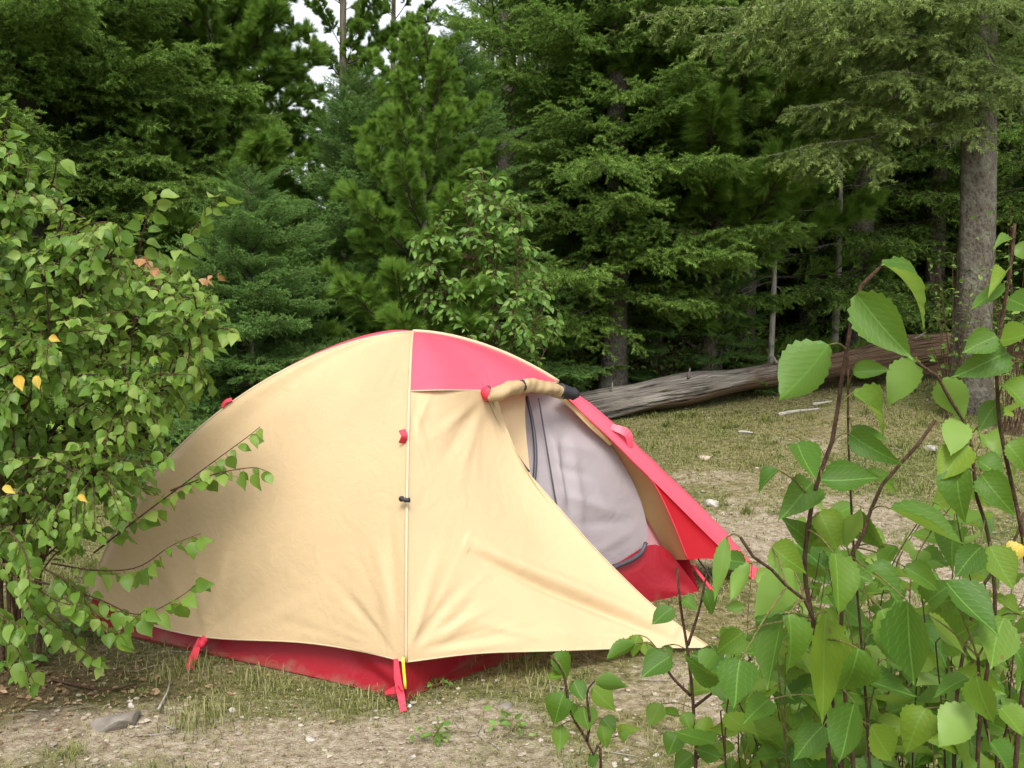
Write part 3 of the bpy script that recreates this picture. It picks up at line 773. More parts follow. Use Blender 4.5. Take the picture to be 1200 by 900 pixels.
def pine_bough(rng, L=1.5, n_tw=34, per=130, ln=0.085, wd=0.0034, dr=0.05):
    b = MB()
    s = np.linspace(0, L, 16)
    ax = np.column_stack([0.05 * np.sin(s * 2.5 + rng.rand() * 6), s, 0.05 * s + 0.10 * s ** 2])
    b.tube(ax, np.linspace(0.015, 0.003, 16), 5, 1)
    S0, S1, tn = [], [], []
    for k in range(n_tw):
        y = L * (0.28 + 0.72 * rng.rand() ** 0.75); i0 = min(14, int(y / L * 15)); p = ax[i0]
        a = rng.uniform(25, 70) * (1 if rng.rand() < 0.5 else -1)
        l = rng.uniform(0.12, 0.34) * (1.2 - 0.6 * y / L)
        d = np.array([math.sin(R(a)), math.cos(R(a)), rng.uniform(0.0, 1.1)]); d /= np.linalg.norm(d)
        q = p + d * l
        b.tube(np.array([p, (p + q) / 2 - [0, 0, 0.01], q]), 0.003, 3, 1, cap=False)
        S0.append(p + d * l * 0.35); S1.append(q); tn.append(rng.rand())
        for j in range(2):
            d3 = d + rng.normal(0, 0.4, 3); d3 /= np.linalg.norm(d3)
            S0.append(p + d * l * 0.6); S1.append(p + d * l * 0.6 + d3 * 0.09); tn.append(rng.rand())
    S0.append(ax[-4]); S1.append(ax[-1]); tn.append(0.8)
    S0, S1 = np.array(S0), np.array(S1)
    V, F3, a = needles(S0, S1, per / 0.14, ln, wd, 0.66, rng, np.array(tn), dr)
    b.add(V, F3, 0, a)
    return b

def dead_bough(rng, L=0.9):
    b = MB()
    s = np.linspace(0, L, 10)
    ax = np.column_stack([0.05 * np.sin(s * 5), s, -0.25 * s + 0.03 * np.sin(9 * s)])
    b.tube(ax, np.linspace(0.009, 0.002, 10), 5, 0)
    for k in range(14):
        i = rng.randint(2, 10); d = np.array([rng.normal(), 0.8, rng.normal() * 0.6 - 0.3]); d /= np.linalg.norm(d)
        p = ax[i]; q = p + d * rng.uniform(0.08, 0.3)
        b.tube(np.array([p, (p + q) / 2 + rng.normal(0, 0.01, 3), q]), [0.004, 0.003, 0.0015], 4, 0)
    return b

g1 = np.random.RandomState(21)
SPR = [spruce_bough(g1).data('spruce_branch', [M['spruce'], M['limb']]) for k in range(4)]
BLU = [spruce_bough(g1, 1.2, 0.06, 0.055, 420, 0.023, 0.0065, 0.05, 1.0, 0.12).data('fir_branch', [M['bluespruce'], M['limb']]) for k in range(3)]
LIC = [spruce_bough(g1, 1.8, 0.065, 0.06, 440, 0.025, 0.007, 0.5, 0.72).data('drooping_branch', [M['lichenspruce'], M['greylimb']]) for k in range(4)]
PIN = [pine_bough(g1, 1.5, 46, 190, 0.105, 0.0040, 0.0).data('pine_branch', [M['pine'], M['limb']]) for k in range(4)]
print('bough tris', [len(m.polygons) for m in SPR + BLU + LIC + PIN])
DEAD = [dead_bough(g1).data('dead_branch', [M['deadwood']]) for k in range(3)]

def branch(root, me, p, az, pitch, scale, roll=0.0, name='branch'):
    o = bpy.data.objects.new(name, me); link(o, root)
    o.matrix_local = Matrix.Translation(Vector(p)) @ Matrix.Rotation(-az, 4, 'Z') @ Matrix.Rotation(pitch, 4, 'X') @ Matrix.Rotation(roll, 4, 'Y') @ Matrix.Scale(scale, 4)
    return o

def trunk(root, Hh, r, mat, rng, lean=0.01, n=14):
    z = np.linspace(-0.25, Hh, 30)
    fl = 1 + 0.5 * np.exp(-np.clip(z, 0, 9) / 0.18)
    P = np.column_stack([lean * z + 0.012 * np.sin(z * 1.3), 0.012 * np.cos(z * 1.1) - 0.012, z])
    rr = (r * np.clip(1 - z / Hh, 0.0, 1) ** 0.9 + 0.0025) * fl
    b = MB(); b.tube(P, rr, n)
    V = b.V[0]; V[:, :2] += (V[:, :2]) * (0.08 * np.sin(np.arctan2(V[:, 1], V[:, 0]) * 5 + V[:, 2] * 2))[:, None]
    return b.build('trunk', mat, root)

PROTO_L = {'spruce': 1.6, 'fir': 1.2, 'pine': 1.5, 'old': 1.8}
def conifer(name, label, cat, x, y, Hh, r, Rc0, kind, seed, clear=0.4, ws=0.30, per=5, taper=0.85, group=None, p_low=-8, p_hi=42, zmax=None, trunk_mat=None, jit=1.0):
    rng = np.random.RandomState(seed)
    root = thing(name, label, cat, (x, y, float(gz(x, y))), group)
    trunk(root, Hh, r, trunk_mat or M['pinebark' if kind == 'pine' else 'bark'], rng)
    lib = {'spruce': SPR, 'fir': BLU, 'pine': PIN, 'old': LIC}[kind]
    h = clear
    n = 0
    while h < Hh - 0.12 and n < 290:
        u = h / Hh
        off = rng.rand() * 6.28
        for k in range(per):
            L = (Rc0 * (1 - u) ** taper + 0.17) * rng.uniform(0.7, 1.15)
            hh = h + rng.uniform(-0.5, 0.5) * ws * jit
            pit = p_low + (p_hi - p_low) * u ** 1.2 + rng.uniform(-7, 7)
            branch(root, lib[rng.randint(len(lib))], (0.01 * hh, 0, hh), off + 6.283 * k / per + rng.uniform(-.35, .35), R(pit), L / PROTO_L[kind], rng.uniform(-.25, .25)); n += 1
        h += ws * (1.0 if u < 0.7 else 0.7)
    branch(root, lib[0], (0.01 * Hh, 0, Hh - 0.35), 0.0, R(88), 0.4 / PROTO_L[kind] )
    return root

def X_(px, d): return (px - 600.0) / F * d
conifer('spruce_tree', 'big dark layered spruce at the far left behind the birch shrub', 'spruce tree', X_(45, 8.6), 8.6, 9.5, 0.13, 2.3, 'spruce', 1, 0.5, 0.29, 7)
conifer('spruce_tree', 'tall spruce with heavy boughs and its trunk showing, right of the leafy shrub', 'spruce tree', X_(718, 9.4), 9.4, 10.5, 0.12, 1.8, 'spruce', 2, 1.15, 0.30, 7)
conifer('fir_tree', 'small bluish fir with upturned tips standing between the birch shrub and the tent', 'fir tree', X_(292, 6.9), 6.9, 2.15, 0.013, 0.95, 'fir', 3, 0.2, 0.14, 7)
conifer('spruce_tree', 'young dark spruce directly behind the tent top, left of the slender pine', 'spruce tree', X_(425, 8.2), 8.2, 2.95, 0.04, 1.35, 'fir', 4, 0.3, 0.17, 7)
conifer('spruce_tree', 'young spruce whose bare pale leader points up just right of the slender pine', 'spruce tree', X_(530, 8.8), 8.8, 3.4, 0.030, 1.15, 'fir', 5, 0.3, 0.17, 7)
conifer('pine_tree', 'slender young pine with soft tufts and a bare thin trunk behind the tent apex', 'pine tree', X_(495, 7.6), 7.6, 3.1, 0.028, 0.95, 'pine', 6, 0.5, 0.22, 6, 0.55, None, 15, 50)
conifer('pine_tree', 'feathery light green pine right of the big left spruce', 'pine tree', X_(250, 9.6), 9.6, 7.6, 0.09, 1.30, 'pine', 7, 0.5, 0.24, 7, 0.7, None, 5, 40)
conifer('pine_tree', 'feathery light green pine left of the sky gaps above the tent', 'pine tree', X_(405, 10.6), 10.6, 6.4, 0.07, 0.95, 'pine', 8, 0.4, 0.36, 5, 0.7, None, 5, 45)
conifer('pine_tree', 'thin far pine with open crown letting the sky through above the tent', 'pine tree', X_(462, 13.5), 13.5, 7.0, 0.06, 1.0, 'pine', 14, 0.8, 0.5, 5, 0.6, None, 5, 45)
conifer('pine_tree', 'dense young pine between the big left spruce and the feathery pine', 'pine tree', X_(200, 10.4), 10.4, 7.0, 0.08, 1.4, 'pine', 15, 0.5, 0.28, 6, 0.6, None, 10, 45)
conifer('pine_tree', 'bright green soft pine between the middle spruce and the old right-hand spruce', 'pine tree', X_(832, 9.75), 9.75, 8.5, 0.08, 1.5, 'pine', 9, 1.3, 0.26, 7, 0.7, None, 5, 40)
conifer('spruce_tree', 'dark spruce partly hidden behind the soft pine, its boughs above the log', 'spruce tree', X_(945, 12.2), 12.2, 10.5, 0.12, 2.0, 'spruce', 10, 2.0, 0.28, 7)
conifer('spruce_tree', 'dark spruce just behind the fir, with low skirts left of the tent', 'spruce tree', X_(170, 9.3), 9.3, 5.0, 0.07, 1.4, 'spruce', 11, 0.3, 0.20, 7)
conifer('fir_tree', 'knee-high fir sapling at the foot of the middle spruce', 'fir tree', X_(735, 10.0), 10.0, 1.7, 0.02, 0.7, 'fir', 12, 0.1, 0.14, 6)

# the old spruce on the right: thick bare lower trunk and drooping lichen-grey boughs
ox, oy = X_(1139, 8.3), 8.3
oz = float(gz(ox, oy))
old = thing('spruce_tree', 'old spruce with a thick rough trunk and drooping yellow green boughs on the right', 'spruce tree', (ox, oy, oz))
rngo = np.random.RandomState(5)
trunk(old, 11.0, 0.155, M['bark'], rngo, -0.012, 24)
def toward(px, py, d, hz, k, sc=1.0, roll=0.0, lib=LIC, name='branch', Lp=1.8):
    """bough rooted on the trunk at height hz whose tip reaches the place (px, py, d)"""
    p0 = np.array([ox - 0.012 * hz, oy, oz + hz]); q = at(px, py, d); v = q - p0
    hd = math.hypot(v[0], v[1]); az = math.atan2(v[0], v[1]); L = np.linalg.norm(v)
    pit = math.atan2(v[2], hd) + (R(5) if name == 'branch' else R(14))
    branch(old, lib[k % len(lib)], (-0.012 * hz, 0, hz), az, pit, L / Lp * sc, roll, name)
def hz_at(py): return at(1143, py, oy)[2] - oz
for (px, py, d, ty, k) in ((905, 205, 7.7, 95, 0), (925, 150, 7.5, 70, 1), (945, 100, 7.9, 40, 2), (960, 60, 7.3, 20, 3), (1010, 110, 7.4, 45, 0), (1120, 130, 7.4, 60, 2), 
                           (820, 75, 7.6, -40, 1), (770, 50, 8.0, -80, 2), (880, 20, 7.2, -60, 0), (985, 20, 7.0, -50, 3), (1190, 110, 7.3, 30, 1), (1240, 60, 7.6, 0, 0), (1250, 160, 8.2, 60, 2), (1150, 20, 7.0, -50, 2), (1090, 160, 7.7, 110, 1)):
    toward(px, py, d, hz_at(ty), k)
for (px, py, d, ty, k) in ((1075, 165, 8.0, 140, 0), (1085, 150, 7.8, 130, 1), (1105, 175, 8.0, 150, 2)):
    toward(px, py, d, hz_at(ty), k, 1.0, 0.0, DEAD, 'dead_branch', 0.9)
h = 4.6
while h < 10.5:
    for k in range(6):
        L = 2.6 * (1 - h / 11.5) ** 0.8
        branch(old, LIC[rngo.randint(4)], (-0.012 * h, 0, h), rngo.rand() * 6.28, R(-10 + rngo.uniform(-8, 8)), L / 1.8)
    h += 0.36

# bare thin trunks at the shaded forest edge
def pole_tree(px, d, top_py, r, label, seed):
    x = X_(px, d); z = float(gz(x, d)); Hh = at(px, top_py, d)[2] - z
    root = thing('dead_tree', label, 'bare tree', (x, d, z))
    rng = np.random.RandomState(seed)
    s = np.linspace(-0.1, Hh, 14)
    b = MB(); b.tube(np.column_stack([0.02 * np.sin(s * 1.3), 0 * s, s]), np.linspace(r, r * 0.55, 14), 8); b.build('trunk', M['deadwood'], root)
    for k in range(9):
        branch(root, DEAD[k % 3], (0, 0, Hh * rng.uniform(0.3, 0.98)), rng.rand() * 6.28, R(rng.uniform(-5, 25)), rng.uniform(0.4, 0.9), 0, 'dead_branch')
pole_tree(903, 9.6, 150, 0.032, 'thin grey bare trunk rising behind the log below the soft pine', 1)
pole_tree(852, 10.4, 170, 0.035, 'dark thin trunk in the shade left of the grey bare trunk', 2)
pole_tree(978, 11.0, 150, 0.045, 'leaning-in-shade bare trunk between the grey trunk and the old spruce', 3)
pole_tree(772, 10.2, 220, 0.03, 'short bare trunk in shade beside the middle spruce', 4)

# background wood: shared crowns
def crown_mesh(kind, rng, Hh, Rc0, ws, per):
    b = MB()
    if kind == 'spruce':
        protos = [spruce_bough(rng, 1.6, 0.12, 0.09, 85, 0.045, 0.015) for k in range(3)]; Lp = 1.6
    else:
        protos = [pine_bough(rng, 1.5, 16, 36, 0.11, 0.009) for k in range(3)]; Lp = 1.5
    h = 0.25
    while h < Hh - 0.1:
        u = h / Hh
        for k in range(per):
            pr = protos[rng.randint(3)]
            sc = (Rc0 * (1 - u) ** 0.85 + 0.15) * rng.uniform(0.75, 1.15) / Lp
            Mx = np.array(Matrix.Translation((0, 0, h + rng.uniform(-.2, .2))) @ Matrix.Rotation(rng.rand() * 6.28, 4, 'Z') @ Matrix.Rotation(R(-10 + 40 * u), 4, 'X') @ Matrix.Scale(sc, 4))
            for Vv, a in zip(pr.V, pr.A): pass
            Vp = np.concatenate(pr.V) @ Mx[:3, :3].T + Mx[:3, 3]
            n0 = b.n
            b.V.append(Vp); b.A.append(np.concatenate(pr.A)); b.U.append(np.zeros((len(Vp), 2))); b.n += len(Vp)
            for key, fl_ in pr.F.items():
                for f_ in fl_: b.F.setdefault(key, []).append(f_ + n0)
        h += ws
    return b.data('crown', [M['spruce' if kind == 'spruce' else 'pine'], M['limb']])
g2 = np.random.RandomState(33)
CR = [crown_mesh('spruce', g2, 9.0, 1.9, 0.40, 5), crown_mesh('spruce', g2, 9.0, 1.6, 0.42, 5), crown_mesh('pine', g2, 8.0, 1.7, 0.5, 5)]
tb = MB(); zz = np.linspace(-0.3, 9, 12); tb.tube(np.column_stack([0 * zz, 0 * zz, zz]), 0.13 * np.clip(1 - zz / 9.3, 0.05, 1), 8)
TRK = tb.data('trunk', [M['bark']])
rb = np.random.RandomState(12)
spots = []
for row, y0 in enumerate((11.2, 12.6, 14.2, 16.0, 18.5, 21.5, 25.0, 30.0)):
    sx = 1.15 + 0.10 * row
    xs = np.arange(-0.62 * y0 - 1, 0.62 * y0 + 2, sx)
    for xx in xs:
        x = xx + rb.uniform(-.4, .4); y = y0 + rb.uniform(-.7, .7)
        px = 600 + F * x / y
        gap = 235 < px < 560
        hgt = rb.uniform(7.5, 11)
        if gap:
            hgt = 1.3 + y * (rb.uniform(0.02, 0.16) if 325 < px < 545 else rb.uniform(0.06, 0.22))
        if 296 < px < 374: hgt = min(hgt, 1.2 + y * 0.045)
        spots.append((x, y, hgt, px))
for k, (x, y, hgt, px) in enumerate(spots):
    kind = 2 if rb.rand() < (0.4 if px < 900 else 0.12) else rb.randint(2)
    wood = 'pine_tree' if kind == 2 else 'spruce_tree'
    side = 'on the left behind the first spruces' if px < 235 else ('below the sky gaps' if px < 560 else ('behind the middle spruce' if px < 800 else 'in the deep shade behind the log'))
    root = thing(wood, ('soft pine ' if kind == 2 else 'dark spruce ') + 'of the wood ' + side, 'tree', (x, y, float(gz(x, y))), ('pines' if kind == 2 else 'spruces') + ' of the wood ' + side)
    sc = hgt / (8.0 if kind == 2 else 9.0); w_ = max(sc, 0.55) * rb.uniform(0.85, 1.15)
    for nm, me in (('trunk', TRK), ('crown', CR[kind])):
        o = link(bpy.data.objects.new(nm, me), root); o.scale = (w_, w_, sc); o.rotation_euler = (0, 0, rb.rand() * 6.28)

# ------------------------------------------------------------------ broad leaves
def leaf_data(rng, n, fold, curl, width=0.62, serr=0.05, a=0.70, bb=1.32):
    """unit-length leaf along +Y, face up +Z"""
    t_ = np.linspace(0, 1, n + 1) ** 1.25
    pk = a / (a + bb); mx = pk ** a * (1 - pk) ** bb
    wv = width / 2 * (t_ ** a * (1 - t_) ** bb) / mx
    V = []; uv = []
    wavy = rng.uniform(-0.05, 0.05, 2)
    for i, tt in enumerate(t_):
        z = -curl * tt ** 2
        yy = tt * (1 - 0.25 * abs(curl) * tt)
        V.append((0.02 * math.sin(4 * tt + wavy[0] * 30), yy, z)); uv.append((0.5, tt))
        for sg in (-1, 1):
            ww = wv[i] * (1 + (serr if i % 2 else -serr)) 
            V.append((sg * ww, yy - (0.02 if i % 2 else -0.012) * (0 < i < n), z + fold * ww + wavy[(sg + 1) // 2] * math.sin(9 * tt + sg)))
            uv.append((0.5 + sg * wv[i] / width, tt))
    Fq = []
    for i in range(n):
        m0, m1 = 3 * i, 3 * i + 3
        Fq.append((m0, m1, m1 + 1, m0 + 1)); Fq.append((m0, m0 + 2, m1 + 2, m1))
    V = np.array(V); V[-3:, 0] *= 0; 
    return V, np.array(Fq), np.array(uv)
gl = np.random.RandomState(44)
HI = [leaf_data(gl, 18, gl.uniform(0.0, 0.75), gl.uniform(-0.15, 0.6), gl.uniform(0.58, 0.72), 0.045) for k in range(10)]
LO = [leaf_data(gl, 6, gl.uniform(0.0, 0.55), gl.uniform(-0.1, 0.45), gl.uniform(0.66, 0.84), 0.04) for k in range(8)]
OV = [leaf_data(gl, 5, gl.uniform(0.1, 0.5), gl.uniform(0.0, 0.5), 0.5, 0.0, 0.8, 0.95) for k in range(6)]
def leafmeshes(lib, mat, nm='leaf'): return [mesh_np(nm, V, [Fq], [mat], None, True, None, uv) for V, Fq, uv in lib]
FLAT = list(np.argsort([abs(V[-3, 2]) for V, f_, u_ in HI])[:3])
HI_M = leafmeshes(HI, M['bleaf']); LO_M = leafmeshes(LO, M['sleaf']); OV_M = leafmeshes(OV, M['mleaf'])
HI_Y = leafmeshes(HI, M['yleaf']); LO_Y = leafmeshes(LO, M['yleaf']); LO_O = leafmeshes(LO, M['oleaf'])

def frame(d, n):
    d = d / np.linalg.norm(d); n = n - (n @ d) * d; n = n / (np.linalg.norm(n) + 1e-9)
    return np.stack([np.cross(d, n), d, n], 1)

class Plant:
    """stems as parts, the 300 leaves that show largest as parts, the rest as one part"""
    def __init__(s, root, lib, meshes, mass_mat, seed):
        s.root = root; s.lib = lib; s.meshes = meshes; s.mass = mass_mat; s.rng = np.random.RandomState(seed); s.leaves = []; s.tw = MB(); s.special = {}
    def leaf(s, p, d, n, size, wscale=1.0, mats=None, v=None):
        s.leaves.append((np.asarray(p, float), frame(np.asarray(d, float), np.asarray(n, float)), size, wscale, mats, s.rng.randint(len(s.lib)) if v is None else v))
    def twig_leaves(s, P, n, size, start=0.3, hang=0.45, face=(0, -0.35, 0.9), pet=0.25, mats=None, rad=(0.004, 0.0012), mi=0):
        r = s.rng
        s.tw.tube(P, np.linspace(rad[0], rad[1], len(P)), 5, mi, cap=False)
        T = np.gradient(P, axis=0); T /= np.linalg.norm(T, axis=1)[:, None] + 1e-9
        for k in range(n):
            u = start + (1 - start) * (k + r.uniform(-.3, .3)) / max(1, n - 1); u = min(max(u, 0), 1)
            f = u * (len(P) - 1); i = min(len(P) - 2, int(f)); p = P[i] * (1 - (f - i)) + P[i + 1] * (f - i)
            t0 = T[i]; sd_ = np.cross(t0, [0, 0, 1.0]); sd_ /= np.linalg.norm(sd_) + 1e-9
            sg = 1 if k % 2 else -1
            d = t0 * 0.7 + sd_ * sg * r.uniform(0.5, 1.0) + np.array([0, 0, -hang]) * r.uniform(0.2, 1.6) + r.normal(0, 0.22, 3)
            d /= np.linalg.norm(d)
            nn = np.array(face) + r.normal(0, 0.55, 3)
            sz = size * r.uniform(0.5, 1.2)
            q = p + d * sz * pet
            s.tw.tube(np.array([p, (p + q) / 2 + [0, 0, 0.004], q]), 0.0009 + 0.008 * sz * 0.1, 4, 1, cap=False)
            d2 = d + np.array([0, 0, -hang * 0.8 * r.rand()])
            s.leaf(q, d2, nn, sz, r.uniform(0.85, 1.1), mats)
    def finish(s, twig_mats, cap=300):
        o = s.tw.build('twig', twig_mats); part(s.root, o)
        inv = Matrix.Translation(-Vector(s.root.location))
        score = []
        for (p, fr, size, ws, mats, v) in s.leaves:
            c = p + fr[:, 1] * size * 0.5; q = proj(c)[0]; vis = -20 < q[0] < 1220 and -20 < q[1] < 920
            score.append((size / max(0.3, c[1])) * abs(fr[:, 2] @ (EYE - c) / np.linalg.norm(EYE - c) * 0.7 + 0.3) * (1 if vis else 0.05) - 0.004 * max(0, c[1] - s.root.location[1]) + (0.5 if mats is not None else 0))
        order = np.argsort(-np.array(score))
        rest = MB()
        for rank, k in enumerate(order):
            p, fr, size, ws, mats, v = s.leaves[k]
            if rank < cap:
                o = bpy.data.objects.new('leaf', (mats or s.meshes)[v % len(mats or s.meshes)])
                Mx = Matrix([list(fr[0] * [size * ws, size, size]) + [p[0]], list(fr[1] * [size * ws, size, size]) + [p[1]], list(fr[2] * [size * ws, size, size]) + [p[2]], [0, 0, 0, 1]])
                link(o, s.root); o.matrix_parent_inverse = inv; o.matrix_basis = Mx
            else:
                V, Fq, uv = s.lib[v]
                rest.add((V * [ws, 1, 1]) @ (fr * size).T + p, Fq, 0, s.rng.rand(), uv)
        if rest.n:
            o = rest.build('foliage', s.mass); part(s.root, o); o['kind'] = 'stuff'

# ---- right foreground birch, 1 m from the lens
def S(px, d): return [at(x, y, d) for x, y in px]
bx, by = 0.62, 1.22
birch = thing('birch_shrub', 'birch shrub with large toothed leaves filling the lower right foreground', 'shrub', (bx, by, float(gz(bx, by))))
bp = Plant(birch, HI, HI_M, M['bleaf_s'], 3)
def to_ground(P, spread=0.0):
    e = P[-1]; g = np.array([e[0] * 0.6 + bx * 0.4 + spread, e[1] * 0.6 + by * 0.4, 0.0]); g[2] = float(gz(g[0], g[1])) - 0.03
    return P + [e * 0.6 + g * 0.4 + np.array([0, 0, 0.02]), g]
stems = []
def stem(px, d, d_low=None, r=0.006):
    q = np.array(px, float)
    P = to_ground(list(A_(px, d, d_low or d + 0.05)))
    P = spline(P, 46); stems.append((P, r)); return P
stem([(1036, 309), (1018, 317), (1001, 362), (988, 435), (974, 523), (957, 564), (950, 600), (943, 650), (945, 690), (955, 740), (965, 830), (972, 900)], 1.08, 1.16, 0.0038)
stem([(1096, 492), (1080, 516), (1029, 575), (1016, 619), (1000, 642), (988, 690), (986, 745), (992, 830), (1000, 900)], 1.12, 1.18, 0.0036)
stem([(1073, 424), (1095, 436), (1117, 475), (1135, 505), (1142, 556), (1146, 590), (1159, 630), (1166, 720), (1150, 830), (1145, 905)], 1.16, 1.24, 0.0034)
stem([(1189, 262), (1186, 300), (1172, 391), (1168, 435), (1172, 500), (1184, 560), (1200, 640), (1205, 740), (1190, 900)], 1.20, 1.26, 0.0036)
stem([(994, 392), (994, 440), (994, 508), (998, 600), (1001, 650), (1010, 760), (1020, 905)], 1.19, 1.24, 0.0022)
stem([(868, 630), (880, 650), (905, 668), (925, 690), (948, 712), (970, 790), (985, 905)], 1.02, 1.14, 0.0030)
stem([(1200, 600), (1186, 640), (1150, 690), (1130, 760), (1120, 830), (1118, 905)], 1.3, 1.26, 0.0034)
stem([(1146, 770), (1150, 820), (1160, 870), (1168, 905)], 1.05, 1.1, 0.003)
# leaves one can point at: base px, tip px, width px, depth
KEY = [(1034, 309, 1124, 358, 40, 1.06, 'u'), (1003, 345, 1068, 419, 46, 1.05, ''), (972, 404, 917, 468, 56, 1.07, 'b'), (1000, 437, 1043, 431, 22, 1.14, ''), (1074, 420, 1042, 474, 38, 1.15, 'b'),
       (1000, 460, 1058, 500, 34, 1.12, ''), (996, 508, 1050, 545, 30, 1.11, ''), (998, 500, 1040, 520, 24, 1.14, ''), (962, 562, 1031, 563, 34, 1.07, ''), (934, 520, 955, 565, 32, 1.09, ''), (913, 551, 882, 570, 20, 1.10, 'u'),
       (953, 566, 921, 600, 36, 1.12, ''), (1104, 444, 1130, 492, 40, 1.16, 'b'), (1126, 488, 1116, 530, 34, 1.17, 'b'), (1168, 394, 1128, 414, 30, 1.18, ''), (1182, 414, 1124, 438, 34, 1.19, ''), (1172, 400, 1212, 390, 34, 1.2, ''),
       (1176, 333, 1140, 364, 28, 1.19, ''), (1180, 318, 1160, 330, 14, 1.2, ''), (1187, 280, 1165, 286, 16, 1.2, 'u'), (1188, 290, 1215, 300, 22, 1.2, ''), (1134, 522, 1100, 566, 36, 1.15, ''), (1124, 550, 1119, 604, 36, 1.14, ''),
       (1150, 556, 1188, 600, 36, 1.17, ''), (1146, 540, 1182, 556, 28, 1.2, ''), (1182, 350, 1215, 362, 30, 1.22, ''), (1176, 450, 1212, 470, 32, 1.21, ''), (1170, 470, 1146, 505, 28, 1.22, ''), (1180, 520, 1215, 550, 34, 1.2, ''),
       (1043, 596, 1125, 642, 30, 1.10, 'u'), (1063, 704, 1073, 796, 52, 1.00, ''), (1034, 714, 1064, 788, 48, 1.04, ''), (977, 648, 991, 721, 40, 1.04, ''), (924, 720, 941, 792, 36, 1.03, ''), (917, 720, 904, 806, 40, 1.08, ''),
       (969, 717, 961, 838, 44, 1.06, ''), (1006, 760, 996, 832, 42, 1.02, ''), (1002, 824, 987, 892, 42, 1.04, ''), (1109, 682, 1164, 748, 44, 1.06, 'u'), (1176, 724, 1159, 784, 50, 1.05, ''), (1013, 668, 1074, 698, 30, 1.08, 'u'),
       (1060, 664, 1108, 690, 26, 1.12, ''), (1088, 720, 1127, 768, 30, 1.10, ''), (1138, 828, 1103, 874, 46, 1.05, 'b'), (1144, 792, 1161, 850, 38, 1.03, ''), (1172, 830, 1204, 860, 40, 1.05, ''), (1133, 795, 1096, 812, 24, 1.1, 'u'),
       (868, 774, 860, 834, 42, 1.00, ''), (931, 670, 886, 722, 50, 1.07, 'b'), (905, 640, 940, 668, 40, 1.10, ''), (992, 610, 950, 640, 36, 1.14, ''), (851, 630, 838, 702, 20, 1.02, 'b'), (878, 660, 858, 702, 20, 1.04, 'b'),
       (960, 600, 985, 640, 36, 1.13, ''), (1010, 600, 1030, 655, 30, 1.15, ''), (1150, 640, 1120, 676, 36, 1.12, ''), (1160, 640, 1190, 690, 38, 1.14, ''), (1195, 720, 1165, 705, 26, 1.16, ''), (1190, 760, 1215, 800, 40, 1.1, ''),
       (965, 850, 930, 890, 36, 1.1, ''), (1020, 850, 1050, 895, 40, 1.08, ''), (1085, 830, 1060, 880, 38, 1.1, ''), (1160, 870, 1190, 905, 40, 1.02, ''), (990, 640, 1008, 600, 22, 1.12, 'b'), (1050, 640, 1030, 668, 26, 1.14, ''),
       (950, 640, 930, 610, 28, 1.14, ''), (985, 545, 1000, 570, 20, 1.16, ''), (1010, 560, 1060, 575, 26, 1.16, ''), (870, 740, 840, 768, 30, 1.08, ''), (900, 820, 870, 850, 30, 1.12, ''), (1200, 640, 1176, 656, 22, 1.18, 'y')]
rk = np.random.RandomState(8)
allst = np.concatenate([P for P, r in stems]); 
for P, r in stems:
    bp.tw.tube(P, np.linspace(r * 0.55, r * 1.35, len(P)), 7, 0)
for (x0, y0, x1, y1, wd, d, fl_) in KEY:
    dd = rk.uniform(-0.03, 0.03)
    p = at(x0, y0, d + 0.01); q = at(x1, y1, d + dd - 0.01)
    L = np.linalg.norm(q - p); v = q - p
    view = EYE - p; view = view / np.linalg.norm(view)
    side = np.cross(v / L, view)
    n = view * 0.7 + np.array([0, 0, 0.6]) + side * rk.uniform(-0.7, 0.7)
    if fl_ == 'u': n = np.array([0, -0.35, 1.0]) + 0.1 * view
    if fl_ == 'b': n = -view * 0.9 + np.array([0, 0, 0.35])
    wpx = wd / F * d / L
    vi = rk.randint(10)
    if fl_ == 'b' or wd > 45: vi = FLAT[rk.randint(3)]
    bp.leaf(p, v, n, L * 1.06, wpx / 0.63 * 0.98, HI_Y if fl_ == 'y' else None, vi)
    nr = allst[np.argmin(np.linalg.norm((allst - p) * [1, 0.6, 1] + [0, 0, 0.01], axis=1))]
    m = (p + nr) / 2 + np.array([0, 0, 0.004])
    bp.tw.tube(spline([nr, m, p], 6), np.linspace(0.0013, 0.0008, 6), 5, 1, cap=False)
# fuller growth behind: more stems with alternate leaves
for k in range(34):
    px0 = rk.uniform(900, 1215); d = rk.uniform(1.28, 1.9)
    top = rk.uniform(590, 800) if px0 < 1080 else rk.uniform(470, 720)
    P = spline(to_ground([at(px0 + rk.uniform(-40, 40), top, d), at(px0 + rk.uniform(-45, 45), top + 110, d + .02), at(px0 + rk.uniform(-45, 45), 905, d + 0.04)]), 40)[::-1]
    bp.twig_leaves(P, rk.randint(16, 22), 0.066, 0.42, 0.55, (0, -0.75, 0.7), 0.22, None, (0.0020, 0.0008), 1 - (k % 3 == 0))
for k in range(52):                                           # low leaves along the bottom right
    px0 = rk.uniform(850, 1210); d = rk.uniform(1.2, 1.7); top = rk.uniform(740, 860)
    P = spline(to_ground([at(px0 + rk.uniform(-40, 40), top, d), at(px0, 905, d + 0.04)]), 30)[::-1]
    bp.twig_leaves(P, 9, 0.068, 0.55, 0.5, (0, -0.8, 0.7), 0.2, None, (0.0022, 0.0010), k % 2)
bp.finish([M['twig'], M['pale_twig']])

